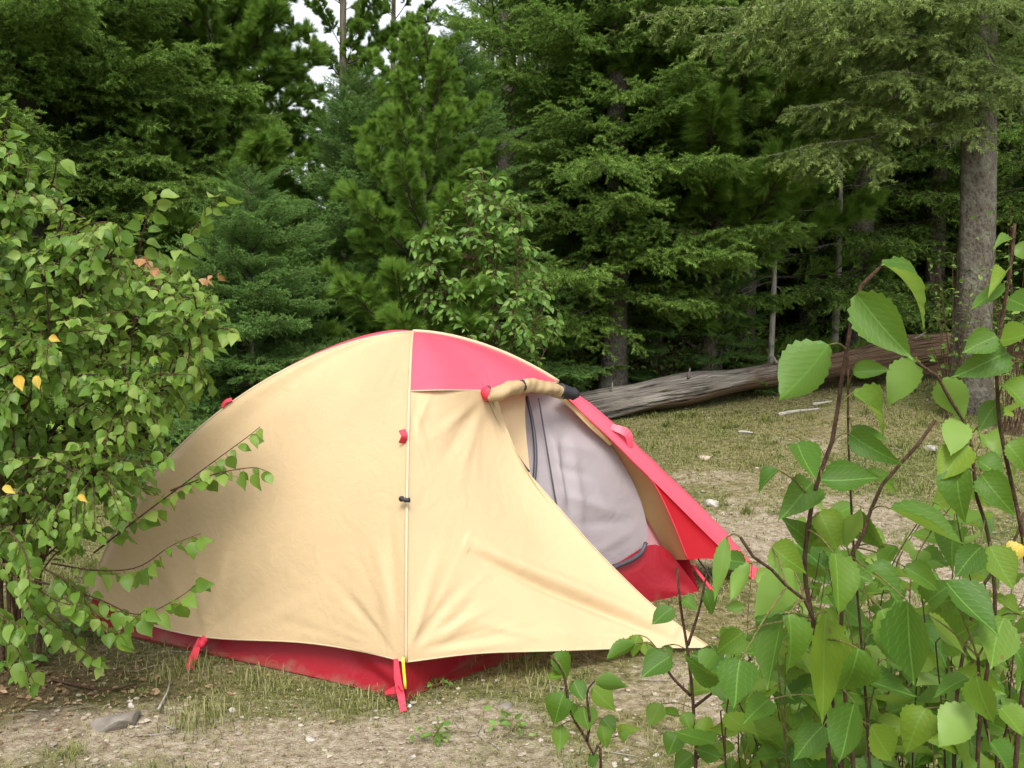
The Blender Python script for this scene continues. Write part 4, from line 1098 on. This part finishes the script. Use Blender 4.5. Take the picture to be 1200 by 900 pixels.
# ---- two small birch saplings in front of the tent
def sapling(label, stem_px, branches, d, keys, n_more, seed):
    P0 = list(A_(stem_px, d, d)); e = P0[-1]; g = np.array([e[0], e[1] + 0.05, 0]); g[2] = float(gz(g[0], g[1])) - 0.03
    root = thing('birch_sapling', label, 'sapling', (g[0], g[1], g[2] + 0.03))
    pl = Plant(root, HI, HI_M, M['bleaf_s'], seed)
    P = spline(P0 + [g], 40); pl.tw.tube(P, np.linspace(0.0022, 0.0055, 40), 6, 0)
    al = [P]
    for bpx in branches:
        Bq = spline(A_(bpx, d - 0.02, d), 14); pl.tw.tube(Bq, np.linspace(0.0016, 0.003, 14), 5, 0); al.append(Bq)
    al = np.concatenate(al); r = np.random.RandomState(seed)
    for (x0, y0, x1, y1, wd, fl_) in keys:
        dz = r.uniform(-0.06, 0.06)
        p = at(x0, y0, d + dz); q = at(x1, y1, d + dz - 0.02); v = q - p; L = np.linalg.norm(v)
        view = (EYE - p) / np.linalg.norm(EYE - p)
        n = (view * 0.75 + np.array([0, 0, 0.6])) if fl_ != 'b' else (-view * 0.8 + np.array([0, 0, 0.4]))
        pl.leaf(p, v, n, L * 1.05, wd / F * d / L / 0.63 * 1.1, None, r.randint(10))
        nr = al[np.argmin(np.linalg.norm(al - p, axis=1))]
        pl.tw.tube(spline([nr, (p + nr) / 2 + [0, 0, 0.006], p], 6), 0.0011, 4, 1, cap=False)
    pl.finish([M['twig'], M['pale_twig']])
sapling('thin brown birch sapling standing in front of the tan wing tip', [(793, 666), (799, 721), (805, 756), (811, 808), (814, 860), (815, 905)],
        [[(828, 672), (819, 715), (806, 756)], [(770, 760), (785, 790), (809, 815)], [(905, 838), (860, 858), (838, 872), (815, 890)], [(880, 772), (850, 800), (812, 830)]], 1.62,
        [(788, 712, 764, 733, 22, ''), (800, 702, 818, 712, 14, ''), (826, 690, 838, 722, 16, ''), (744, 754, 711, 774, 17, 'b'), (748, 744, 740, 770, 16, ''), (756, 752, 762, 773, 16, ''), (785, 769, 752, 795, 28, ''), (778, 757, 786, 775, 14, ''),
         (775, 825, 760, 852, 22, ''), (800, 836, 812, 856, 16, ''), (815, 848, 843, 866, 22, ''), (795, 860, 780, 884, 22, ''), (822, 868, 832, 898, 18, 'b'), (838, 868, 852, 892, 18, ''), (812, 884, 790, 905, 22, ''), (838, 762, 822, 790, 24, 'b'),
         (870, 766, 850, 770, 18, ''), (860, 756, 890, 752, 20, ''), (845, 748, 862, 738, 16, 'b'), (880, 842, 900, 826, 18, ''), (893, 850, 925, 862, 24, ''), (870, 862, 892, 884, 24, ''), (795, 838, 772, 832, 12, ''), (808, 812, 836, 800, 22, '')], 0, 5)
sapling('small birch sapling with drooping leaves at the bottom, left of the brown sapling', [(663, 822), (672, 842), (684, 862), (696, 885), (704, 905)],
        [[(697, 798), (688, 812), (691, 845), (688, 868)], [(645, 768), (660, 790), (668, 834)]], 1.72,
        [(648, 767, 672, 794, 22, ''), (698, 801, 735, 806, 18, 'b'), (694, 806, 722, 832, 26, ''), (662, 812, 644, 852, 26, ''), (684, 828, 690, 856, 26, ''), (658, 850, 655, 882, 18, ''), (706, 842, 722, 858, 20, ''), (705, 850, 712, 878, 16, ''),
         (725, 862, 745, 850, 14, ''), (728, 856, 738, 872, 14, 'b'), (660, 790, 640, 796, 12, ''), (672, 798, 684, 822, 18, ''), (690, 885, 700, 900, 16, 'b'), (676, 838, 662, 822, 14, '')], 0, 6)

# ---- left birch shrub, in front of the tent
def inside(poly, x, y):
    c = False; n = len(poly)
    for i in range(n):
        x0, y0 = poly[i]; x1, y1 = poly[i - 1]
        if (y0 > y) != (y1 > y) and x < (x1 - x0) * (y - y0) / (y1 - y0) + x0: c = not c
    return c
base = gnd(18, 775); base[1] = 3.85; base[2] = float(gz(base[0], base[1]))
lsh = thing('birch_shrub', 'bushy birch shrub at the left edge overlapping the tent', 'shrub', base)
lp = Plant(lsh, LO, LO_M, M['bleaf_s'], 9)
rl = np.random.RandomState(10)
poly = [(-90, 120), (0, 160), (30, 185), (60, 200), (78, 255), (120, 272), (150, 290), (205, 300), (250, 335), (268, 370), (272, 400), (258, 440), (240, 470), (200, 520), (190, 560), (170, 600), (120, 640), (80, 650), (-90, 690)]
mains = []
for (tx, ty, d) in ((-40, 120, 3.7), (20, 180, 3.6), (75, 260, 3.75), (130, 290, 3.6), (200, 320, 3.8), (235, 400, 3.7), (150, 480, 3.5), (60, 420, 3.45), (-30, 350, 3.5), (110, 560, 3.5)):
    b0 = base + [rl.uniform(-.10, .14), rl.uniform(-.12, .1), -0.03]
    tp = at(tx, ty, d); mid = b0 * 0.5 + tp * 0.5 + np.array([-0.12, 0, 0.10]) * (1 if tx > 20 else -0.2)
    P = spline([b0, b0 * 0.75 + mid * 0.25 + [rl.uniform(-.03, .03), 0, 0.10], mid, tp], 40); mains.append(P)
    lp.tw.tube(P, np.linspace(0.009, 0.002, 40), 6, 0)
mall = np.concatenate([m[10:] for m in mains])
n = 0
while n < 800:
    x, y = rl.uniform(-90, 280), rl.uniform(120, 690)
    if not inside(poly, x, y): continue
    d = rl.uniform(3.25, 4.25)
    e = at(x, y, d)
    dist = np.linalg.norm(mall - e, axis=1) + 0.25 * np.maximum(0, mall[:, 2] - e[2] + 0.1)
    s0 = mall[np.argmin(dist)]
    m = (s0 + e) / 2 + np.array([0, 0, 0.05])
    P = spline([s0, m, e], 14)
    lp.twig_leaves(P, rl.randint(9, 15), 0.046, 0.25, 0.55, (0, -0.5, 0.85), 0.25); n += 1
def sprig(px, d, nl, size=0.055, mats=None, hang=0.7):
    P = spline(A_(px, d, d - 0.1), 22); lp.twig_leaves(P, int(nl * 2.0), size * 1.1, 0.12, hang, (0, -1.0, 0.35), 0.3, mats)
sprig([(110, 648), (165, 605), (205, 575), (245, 545), (290, 512), (305, 500)], 3.6, 15)
sprig([(200, 575), (250, 556), (295, 548), (312, 552)], 3.55, 8)
sprig([(60, 660), (110, 668), (160, 665), (200, 640), (235, 625)], 3.55, 12, 0.06)
sprig([(40, 680), (110, 700), (160, 720), (200, 706), (235, 682)], 3.5, 15, 0.06)
sprig([(40, 660), (90, 690), (130, 740), (170, 715)], 3.45, 14, 0.065)
sprig([(20, 690), (60, 725), (95, 760), (120, 775)], 3.45, 12, 0.062)
sprig([(-10, 700), (20, 760), (40, 800)], 3.3, 9, 0.062)
sprig([(20, 660), (45, 690), (70, 705), (100, 712)], 3.35, 11, 0.055)
sprig([(-10, 650), (20, 680), (40, 720), (60, 740)], 3.3, 11, 0.055)
sprig([(-20, 690), (0, 720), (25, 735)], 3.25, 9, 0.055)
sprig([(10, 620), (30, 650), (35, 690)], 3.2, 9, 0.055)
sprig([(160, 310), (168, 270), (176, 245), (183, 225)], 3.65, 8, 0.055)
sprig([(195, 320), (222, 275), (245, 245), (263, 222)], 3.65, 9, 0.058)
sprig([(70, 290), (100, 265), (135, 262), (140, 285)], 3.6, 8, 0.058)
sprig([(55, 230), (64, 205), (66, 180)], 3.65, 6, 0.055)
sprig([(0, 200), (3, 165), (8, 138)], 3.6, 7, 0.06)
sprig([(240, 390), (262, 385), (275, 390)], 3.65, 6, 0.055)
sprig([(155, 310), (165, 300), (178, 315)], 3.5, 4, 0.036, LO_O)
sprig([(235, 330), (245, 325), (258, 318)], 3.55, 3, 0.038, LO_O)
for (x0, y0, x1, y1) in ((20, 440, 28, 462), (42, 440, 46, 460), (58, 395, 72, 400), (92, 580, 104, 590), (4, 570, 20, 580)):
    p = at(x0, y0, 3.25); q = at(x1, y1, 3.24); lp.leaf(p, q - p, (0.1, -1, 0.4), np.linalg.norm(q - p) * 0.85, 0.8, LO_Y)
    lp.tw.tube(np.array([p + [0, 0.1, 0.03], p]), 0.001, 4, 1)
lp.finish([M['twig'], M['pale_twig']])

# ---- leafy young maple behind the tent
mb0 = np.array([X_(590, 7.0), 7.0, 0.0]); mb0[2] = float(gz(mb0[0], 7.0))
msh = thing('leafy_shrub', 'light green broadleaf shrub growing right behind the tent top', 'shrub', mb0)
mp = Plant(msh, OV, OV_M, M['mleaf_s'], 19)
rm = np.random.RandomState(20)
poly = [(470, 300), (490, 262), (515, 268), (530, 225), (548, 200), (575, 212), (604, 208), (622, 250), (618, 285), (648, 300), (640, 335), (664, 372), (640, 400), (620, 440), (520, 440), (505, 385), (480, 350)]
mains = []
for (tx, ty) in ((565, 205), (500, 290), (545, 240), (610, 260), (640, 340), (650, 385), (530, 370), (580, 300)):
    tp = at(tx, ty, 7.0 + rm.uniform(-.3, .3)); P = spline([mb0 + rm.normal(0, .03, 3) * [1, 1, 0], mb0 * 0.6 + tp * 0.4 + [0, 0, 0.12], tp], 26); mains.append(P)
    mp.tw.tube(P, np.linspace(0.012, 0.003, 26), 5, 0)
mall = np.concatenate([m[8:] for m in mains]); n = 0
while n < 300:
    x, y = rm.uniform(478, 662), rm.uniform(200, 425)
    if not inside(poly, x, y): continue
    e = at(x, y, rm.uniform(6.6, 7.4)); s0 = mall[np.argmin(np.linalg.norm(mall - e, axis=1) + 0.3 * np.maximum(0, mall[:, 2] - e[2]))]
    P = spline([s0, (s0 + e) / 2 + [0, 0, 0.04], e], 8)
    mp.twig_leaves(P, rm.randint(6, 11), 0.064, 0.2, 0.35, (0, -0.45, 0.9), 0.3); n += 1
mp.finish([M['twig'], M['pale_twig']])

# ---- low undergrowth at the forest edge and beside the old spruce
def low_bush(label, px, d, py_top, wpx, seed, size=0.055, nt_=40, cat='bush', lib=None, group=None):
    x = X_(px, d); z = float(gz(x, d)); b0 = np.array([x, d, z]); top = at(px, py_top, d)[2] - z; wd = wpx / F * d / 2
    root = thing('low_bush', label, cat, b0, group); pl = Plant(root, OV, OV_M, M['mleaf_s'], seed); r = np.random.RandomState(seed)
    for k in range(nt_):
        e = b0 + [r.uniform(-wd, wd), r.uniform(-wd, wd) * 0.7, top * r.uniform(0.45, 1.0)]
        P = spline([b0 + [r.uniform(-.1, .1), r.uniform(-.1, .1), 0], (b0 + e) / 2 + [0, 0, 0.08], e], 8)
        pl.twig_leaves(P, 9, size, 0.3, 0.3, (0, -0.4, 0.9), 0.3)
    pl.finish([M['twig'], M['pale_twig']], 60)
low_bush('low leafy bush at the left end of the fallen log', 700, 9.6, 385, 130, 31)
low_bush('low leafy bush behind the grey part of the log', 790, 9.75, 375, 130, 32)
low_bush('low leafy bush behind the log near the grey bare trunk', 868, 9.7, 375, 100, 33)
low_bush('bright leafy bush at the foot of the old spruce trunk', 1120, 8.1, 290, 70, 34, 0.05, 20)
low_bush('bushy green sprigs right of the old spruce trunk', 1195, 7.6, 235, 100, 35, 0.06, 30)
conifer('fir_tree', 'tiny fir sapling just behind the log, right of the tent flap', 'fir tree', X_(845, 9.7), 9.7, 1.3, 0.015, 0.55, 'fir', 41, 0.1, 0.14, 6)
conifer('fir_tree', 'small fir sapling in shade behind the rolled tent door', 'fir tree', X_(668, 9.7), 9.7, 1.6, 0.015, 0.6, 'spruce', 42, 0.1, 0.15, 6)

# ------------------------------------------------------------------ fallen log
lg0, lg1, lg2 = at(668, 494, 8.75), at(905, 439, 9.15), at(1135, 402, 9.25)
for p in (lg0, lg1, lg2): p[2] = max(p[2], float(gz(p[0], p[1])) + 0.10)
logt = NT('weathered_log')
co = logt.obj(); mp_ = logt.n('Attribute'); mp_.attribute_name = 'rnd'
sx = logt.n('UVMap'); mm = logt.n('Mapping'); mm.inputs['Scale'].default_value = (1.3, 40, 1); logt.l(sx.outputs[0], mm.inputs[0])
gr = logt.noise(1.6, mm.outputs[0], 8, 0.7)
c1 = logt.ramp(gr, [(0.40, (0.035, 0.027, 0.021)), (0.47, (0.30, 0.265, 0.225)), (0.62, (0.58, 0.53, 0.47))])
c2 = logt.ramp(gr, [(0.40, (0.030, 0.018, 0.012)), (0.48, (0.20, 0.13, 0.08)), (0.66, (0.40, 0.29, 0.20))])
fac = logt.ramp(logt.math('ADD', mp_.outputs['Fac'], logt.math('MULTIPLY', logt.math('SUBTRACT', logt.noise(3, co), 0.5), 0.5)), [(0.45, (0, 0, 0)), (0.58, (1, 1, 1))])
logt.l(logt.mix(fac, c1, c2), logt.b.inputs['Base Color']); logt.b.inputs['Roughness'].default_value = 0.92
logt.b.inputs['Specular IOR Level'].default_value = 0.1
logt.bump(gr, 1.0, 0.05)
nL, nA = 190, 96
P = spline([lg0, lg0 * 0.5 + lg1 * 0.5 + [0, 0, 0.01], lg1, lg2], nL)
V, Fl = tube(P, 1.0, nA)
V = V.reshape(nL, nA, 3); s_ = np.linspace(0, 1, nL)[:, None]; th = np.linspace(0, 2 * math.pi, nA, endpoint=False)[None]
rad = (0.124 + 0.018 * np.sin(s_ * 9) + 0.012 * np.sin(s_ * 23 + 1)) * (1 + 0.06 * np.sin(3 * th + 4 * s_) )
rf = np.random.RandomState(2)
for k in range(70):                                            # long drying cracks and raised fibres
    a0 = rf.uniform(0, 6.28); s0 = rf.uniform(-.1, 1); ln_ = rf.uniform(0.1, 0.45); w_ = rf.uniform(0.03, 0.085); dp = rf.uniform(-0.42, 0.16)
    da = np.angle(np.exp(1j * (th - a0 - 0.5 * (s_ - s0) - 0.05 * np.sin(s_ * 40 + k))))
    rad = rad * (1 + dp * np.exp(-(da / w_) ** 2) * np.clip(np.minimum((s_ - s0), (s0 + ln_ - s_)) / 0.04, 0, 1))
rad = rad * (1 + 0.02 * np.sin(th * 17 + 5 * s_) * np.sin(s_ * 31 + th)) 
rad[:6] *= np.clip(np.linspace(0.25, 1.0, 6)[:, None] + 0.35 * np.sin(th * 5) * np.linspace(1, 0, 6)[:, None], 0.1, 1.05)
rad[-2:] *= np.array([0.8, 0.5])[:, None]
V = P[:, None] + (V - P[:, None]) * rad[..., None]
uvl = np.stack([np.broadcast_to(s_ * 4, (nL, nA)), np.broadcast_to(np.abs(th / (2 * math.pi) - 0.5) * 2, (nL, nA))], -1).reshape(-1, 2)
b = MB(); b.add(V.reshape(-1, 3), Fl, 0, (np.broadcast_to(s_, (nL, nA)) + 0.42 * np.clip(-(V - P[:, None])[..., 2] / 0.15 + 0.15, 0, 1)).ravel(), uvl)
b.F.setdefault((nA, 0), []).append(np.arange(nA)[None, ::-1]); b.F[(nA, 0)].append(np.arange(nA)[None] + (nL - 1) * nA)
lg = thing('fallen_log', 'long weathered fallen log, grey at its left end and rotten brown at its right', 'log', (lg0[0], lg0[1], lg0[2] - 0.12))
part(lg, b.build('log_trunk', logt.m))
b = MB()
for k in range(7):
    s0 = rf.uniform(0.1, 0.9); p = P[int(s0 * (nL - 1))]; q = p + np.array([rf.uniform(-.2, .2), -0.12, 0.20]); b.tube(spline([p + [0, -0.05, 0.1], q], 4), [0.018, 0.013, 0.009, 0.004], 6)
part(lg, b.build('branch_stub', M['deadwood']))

# ------------------------------------------------------------------ stones, sticks, litter, grass
import mathutils
def stone(label, px, py, wpx, hfrac, mat, seed, name='stone', flat=0.5):
    p = gnd(px, py); r = wpx / F * p[1] / 2
    bm = __import__('bmesh').new(); __import__('bmesh').ops.create_icosphere(bm, subdivisions=3, radius=1.0)
    off = Vector((seed * 3.1, seed * 1.7, 0)); rq = np.random.RandomState(seed)
    planes = [(Vector(rq.normal(size=3)).normalized(), rq.uniform(0.45, 0.8)) for _ in range(11)]
    for v in bm.verts:
        c = v.co.copy(); k = 1 + 0.28 * mathutils.noise.noise(c * 1.3 + off) + 0.10 * mathutils.noise.noise(c * 3.5 + off)
        c = c * k
        for (n_, d_) in planes:
            e = c.dot(n_) - d_
            if e > 0: c = c - n_ * e * 0.92
        v.co = Vector((c.x * r, c.y * r * 0.8, c.z * r * hfrac))
    me = bpy.data.meshes.new(name); bm.to_mesh(me); bm.free(); me.materials.append(mat)
    for q in me.polygons: q.use_smooth = False
    o = link(bpy.data.objects.new(name, me)); o.location = (p[0], p[1], float(gz(p[0], p[1])) + r * hfrac * 0.12); o.rotation_euler = (0, 0, seed)
    tag(o, label, 'stone'); return o
stone('pale angular stone on the gravel right of the red vestibule flap', 836, 592, 26, 0.55, M['whitestone'], 3)
stone('large flat grey rock half buried in dirt at lower left', 135, 848, 78, 0.35, M['stone'], 4, 'rock')
stone('smooth grey stone set in the turf below the tan vestibule hem', 592, 829, 24, 0.4, M['stone'], 6)
stone('white flat stone in the grass seen through the right birch leaves', 1093, 528, 26, 0.4, M['whitestone'], 5)
stone('small white stone in the dirt left of the red guy strap', 154, 828, 11, 0.7, M['whitestone'], 7)
stone('small white stone in the grass below the red floor tub', 272, 834, 12, 0.6, M['whitestone'], 8)
stone('pale pebble near the bottom edge left of centre', 362, 868, 16, 0.5, M['whitestone'], 9)
stone('white pebble beside the small drooping sapling', 768, 886, 9, 0.7, M['whitestone'], 10)
stone('flat pale stone far back on the grass below the log', 873, 508, 24, 0.3, M['whitestone'], 11)
stone('buff flat stone on the grass beyond the pink flap', 826, 537, 26, 0.3, M['warmstone'], 12)
stone('grey rock hidden low among the right birch leaves', 1085, 868, 60, 0.6, M['stone'], 13, 'rock')
stone('buff stone on the gravel near the vestibule tip', 905, 800, 30, 0.4, M['warmstone'], 14)
stone('pale pebble at the bottom edge centre', 485, 888, 10, 0.6, M['whitestone'], 15)
def stick(label, pxs, r, mat, dz=0.012):
    Q = [gnd(x, y) for x, y in pxs]; Q = [np.array([q[0], q[1], float(gz(q[0], q[1])) + dz]) for q in Q]
    b = MB(); b.tube(spline(Q, 10), np.linspace(r, r * 0.5, 10), 6); o = b.build('stick', mat); tag(o, label, 'stick')
    me = o.data; c = Vector(Q[0]); me.transform(Matrix.Translation(-c)); o.location = c
stick('pale bare stick lying on the grass below the log', [(912, 488), (930, 484), (960, 481)], 0.02, M['deadwood'])
stick('second pale stick lying just below the log', [(952, 476), (975, 472)], 0.018, M['deadwood'])
stick('short dry stalk lying in the grass at lower left', [(186, 838), (196, 818), (199, 806)], 0.005, M['deadwood'], 0.02)
stick('thin dark stick on the dirt under the left shrub', [(60, 800), (120, 812), (160, 806)], 0.006, M['twig'])

rg = np.random.RandomState(77)
# gravel
N = 9000
xx = rg.uniform(-4, 5, N * 3); yy = 2.7 + 6.5 * rg.rand(N * 3) ** 1.5
keep = rg.rand(N * 3) < 0.10 + 0.9 * bare_at(xx, yy) ** 1.3
tentm = lambda x, y: ((x - C0[0]) ** 2 + (y - C0[1]) ** 2) < 0.9 ** 2
keep &= ~tentm(xx, yy); xx, yy = xx[keep][:N], yy[keep][:N]
ico = np.array([(0, 0, 1), (.89, 0, .45), (.28, .85, .45), (-.72, .53, .45), (-.72, -.53, .45), (.28, -.85, .45), (.5, .5, -.3), (-.5, .5, -.3), (-.5, -.5, -.3), (.5, -.5, -.3)])
icf = np.array([(0, 1, 2), (0, 2, 3), (0, 3, 4), (0, 4, 5), (0, 5, 1), (1, 6, 2), (2, 7, 3), (3, 8, 4), (5, 9, 1), (4, 8, 5), (6, 7, 2), (7, 8, 3), (8, 9, 5), (9, 6, 1)])
sz = 0.003 + 0.012 * rg.rand(len(xx)) ** 4
Vg = ico[None] * (1 + rg.uniform(-.3, .3, (len(xx), 10, 1))) * sz[:, None, None] * np.array([1, 1, 0.6])
Vg = Vg + np.stack([xx, yy, gz(xx, yy) + sz * 0.15], 1)[:, None]
Fg = (icf[None] + (np.arange(len(xx)) * 10)[:, None, None]).reshape(-1, 3)
tg = NT('gravel'); a_ = tg.n('Attribute'); a_.attribute_name = 'rnd'
tg.l(tg.ramp(a_.outputs['Fac'], [(0, (0.22, 0.18, 0.14)), (0.6, (0.30, 0.25, 0.19)), (1, (0.38, 0.335, 0.27))]), tg.b.inputs['Base Color']); tg.b.inputs['Roughness'].default_value = 0.9
tag(link(bpy.data.objects.new('gravel', mesh_np('gravel', Vg.reshape(-1, 3), [Fg], [tg.m], None, False, {'rnd': np.repeat(rg.rand(len(xx)), 10)}))), 'scattered gravel and small pebbles on the dirt', None, None, 'stuff')

# grass: short trodden blades in patches
N = 260000
xx = rg.uniform(-4.2, 6.5, N * 2); yy = 2.6 + 7.4 * rg.rand(N * 2) ** 1.35
dens = np.clip(0.55 + 0.9 * wave(xx, yy, 4.5, 61) + 0.5 * wave(xx, yy, 14, 62), 0.06, 1) * (1 - 0.92 * bare_at(xx, yy)) * (1 - forest_at(xx, yy))
inn_t = tentm(xx, yy)
keep = (rg.rand(N * 2) < dens) & ~inn_t
xx, yy = xx[keep][:N], yy[keep][:N]; 
nc = 650; ccx = rg.uniform(-4, 5.5, nc); ccy = 2.7 + 6.3 * rg.rand(nc) ** 1.3
ok_c = (rg.rand(nc) < 1.1 - bare_at(ccx, ccy) * 1.1) & ~tentm(ccx, ccy) & (forest_at(ccx, ccy) < 0.5); ccx, ccy = ccx[ok_c], ccy[ok_c]
cid = np.repeat(np.arange(len(ccx)), 55); csp = rg.uniform(0.012, 0.05, len(ccx))[cid]
n_base = len(xx)
xx = np.concatenate([xx, ccx[cid] + rg.normal(0, 1, len(cid)) * csp]); yy = np.concatenate([yy, ccy[cid] + rg.normal(0, 1, len(cid)) * csp]); n = len(xx)
green = np.clip(0.5 + 0.9 * wave(xx, yy, 2.2, 63) + 0.5 * wave(xx, yy, 7, 64), 0, 1)
hgt = rg.uniform(0.009, 0.030, n) * (0.6 + 0.8 * np.clip(wave(xx, yy, 6, 65) + 0.5, 0, 1.3)) * (1 + 0.03 * (yy - 3))
hgt[n_base:] *= rg.uniform(1.2, 2.6, len(ccx))[cid]
az = rg.uniform(0, 6.283, n); lean = rg.uniform(0.3, 1.8, n)
dx, dy = np.cos(az), np.sin(az)
wd = rg.uniform(0.0012, 0.0026, n) * (1 + 0.10 * (yy - 3))
p0 = np.stack([xx, yy, gz(xx, yy) - 0.002], 1)
sdv = np.stack([-dy, dx, 0 * dx], 1) * wd[:, None]
mid = p0 + np.stack([dx * lean * 0.3, dy * lean * 0.3, 0.62 + 0 * dx], 1) * hgt[:, None]
tip = p0 + np.stack([dx * lean, dy * lean, 1 / (0.6 + lean)], 1) * hgt[:, None]
Vv = np.stack([p0 - sdv, p0 + sdv, mid - sdv * 0.7, mid + sdv * 0.7, tip], 1).reshape(-1, 3)
bi = (np.arange(n) * 5)[:, None]
Fq = bi + np.array([[0, 1, 3, 2]]); Ft = bi + np.array([[2, 3, 4]])
tone = np.clip(rg.normal(0.68, 0.2, n) - 0.75 * green, 0, 1); tone[n_base:] = np.clip(tone[n_base:] * rg.uniform(0.2, 1.3, len(ccx))[cid], 0, 1)
tag(link(bpy.data.objects.new('grass', mesh_np('grass', Vv, [Fq, Ft], [M['grass']], None, True, {'rnd': np.repeat(tone, 5)}))), 'short trodden dry and green grass', None, None, 'stuff')

b = MB()
for k in range(420):
    x, y = rg.uniform(-3.5, 4.5), 2.8 + 6.5 * rg.rand() ** 1.2
    if tentm(x, y): continue
    a = rg.rand() * 6.28; l = rg.uniform(0.03, 0.16); z = float(gz(x, y))
    p_ = np.array([x, y, z + 0.006]); q_ = p_ + [math.cos(a) * l, math.sin(a) * l, 0]; q_[2] = float(gz(q_[0], q_[1])) + 0.008
    b.tube(np.array([p_, (p_ + q_) / 2 + rg.normal(0, 0.06 * l, 3) * [1, 1, 0.3], q_]), [0.0022, 0.002, 0.001], 4)
o = b.build('twig_litter', M['deadwood']); tag(o, 'small dry twigs strewn over the clearing', None, None, 'stuff')

# dry leaves and needles on the ground
N = 2600
xx = np.concatenate([rg.normal(-1.75, 0.45, 450), rg.uniform(-4, 6, N)]); yy = np.concatenate([rg.normal(3.55, 0.25, 450), 2.7 + 8 * rg.rand(N)])
keep = ~tentm(xx, yy) & ((rg.rand(len(xx)) < 0.16 + forest_at(xx, yy)) | (np.arange(len(xx)) < 450)); xx, yy = xx[keep], yy[keep]
b = MB()
for x, y in zip(xx, yy):
    V0, F0, uv0 = OV[rg.randint(6)]
    s_l = rg.uniform(0.010, 0.034); a = rg.rand() * 6.28
    fr = frame(np.array([math.cos(a), math.sin(a), rg.uniform(-.2, .35)]), np.array([rg.normal(0, .35), rg.normal(0, .35), 1.0]))
    b.add(V0 @ (fr * s_l).T + [x, y, float(gz(x, y)) + 0.008], F0, 0, rg.rand(), uv0)
o = b.build('leaf_litter', M['litter']); tag(o, 'dry brown leaves scattered on the ground', None, None, 'stuff')

# weeds and taller grass tufts one can point at
def weed(label, px, py, seed, n=9, size=0.035, h=0.06):
    p = gnd(px, py); p[2] = float(gz(p[0], p[1])); root = thing('weed', label, 'weed', p); pl = Plant(root, OV, OV_M, M['mleaf_s'], seed); r = np.random.RandomState(seed)
    for k in range(n):
        e = p + [r.uniform(-h, h) * 1.3, r.uniform(-h, h) * 1.3, r.uniform(0.2, 1) * h]
        pl.twig_leaves(spline([p, (p + e) / 2 + [0, 0, 0.012], e], 6), 3, size, 0.4, 0.2, (0, -0.4, 0.9), 0.2, None, (0.0014, 0.0008))
    pl.finish([M['pale_twig'], M['pale_twig']])
weed('low leafy weed in the turf below the tent corner', 510, 866, 51)
weed('low green weed right of the smooth grey stone', 600, 858, 52, 9, 0.03)
weed('small weed beside the red corner strap', 512, 806, 53, 7, 0.028, 0.045)
weed('leafy low plant under the left shrub branches', 92, 748, 54, 12, 0.075, 0.13)
weed('leafy low plant at the left edge under the shrub', 15, 790, 55, 12, 0.07, 0.13)
def tuft(label, px, py, seed, n=120, h=0.10, sp=0.05):
    p = gnd(px, py); p[2] = float(gz(p[0], p[1])); r = np.random.RandomState(seed); b = MB()
    for k in range(n):
        a = r.rand() * 6.28; l = h * r.uniform(0.4, 1.1); q0 = np.array([r.normal(0, sp), r.normal(0, sp), 0]); q2 = q0 + [math.cos(a) * l * .6, math.sin(a) * l * .6, l * r.uniform(.5, .9)]
        q1 = q0 + [math.cos(a) * l * .18, math.sin(a) * l * .18, l * .6]; s = np.array([-math.sin(a), math.cos(a), 0]) * 0.0014
        b.add(np.array([q0 - s, q0 + s, q1 - s * .8, q1 + s * .8, q2]), np.array([[0, 1, 3], [0, 3, 2], [2, 3, 4]]), 0, r.uniform(0.1, 0.95))
    root = thing('grass_tuft', label, 'grass tuft', p); o = b.build('blade', M['grass'], root); o['kind'] = 'stuff'
tuft('dry grass tuft at lower left beside the flat grey rock', 235, 850, 61, 220, 0.10, 0.07)
tuft('grass tuft against the red tub right of the guy strap', 300, 800, 62, 140, 0.07, 0.06)
tuft('grass tuft under the left shrub near the red floor', 205, 790, 63, 160, 0.08, 0.08)
tuft('grass tuft in the shade of the tan wing hem', 620, 785, 64, 160, 0.07, 0.09)
tuft('grass tuft at the foot of the tent corner', 420, 822, 65, 160, 0.06, 0.09)
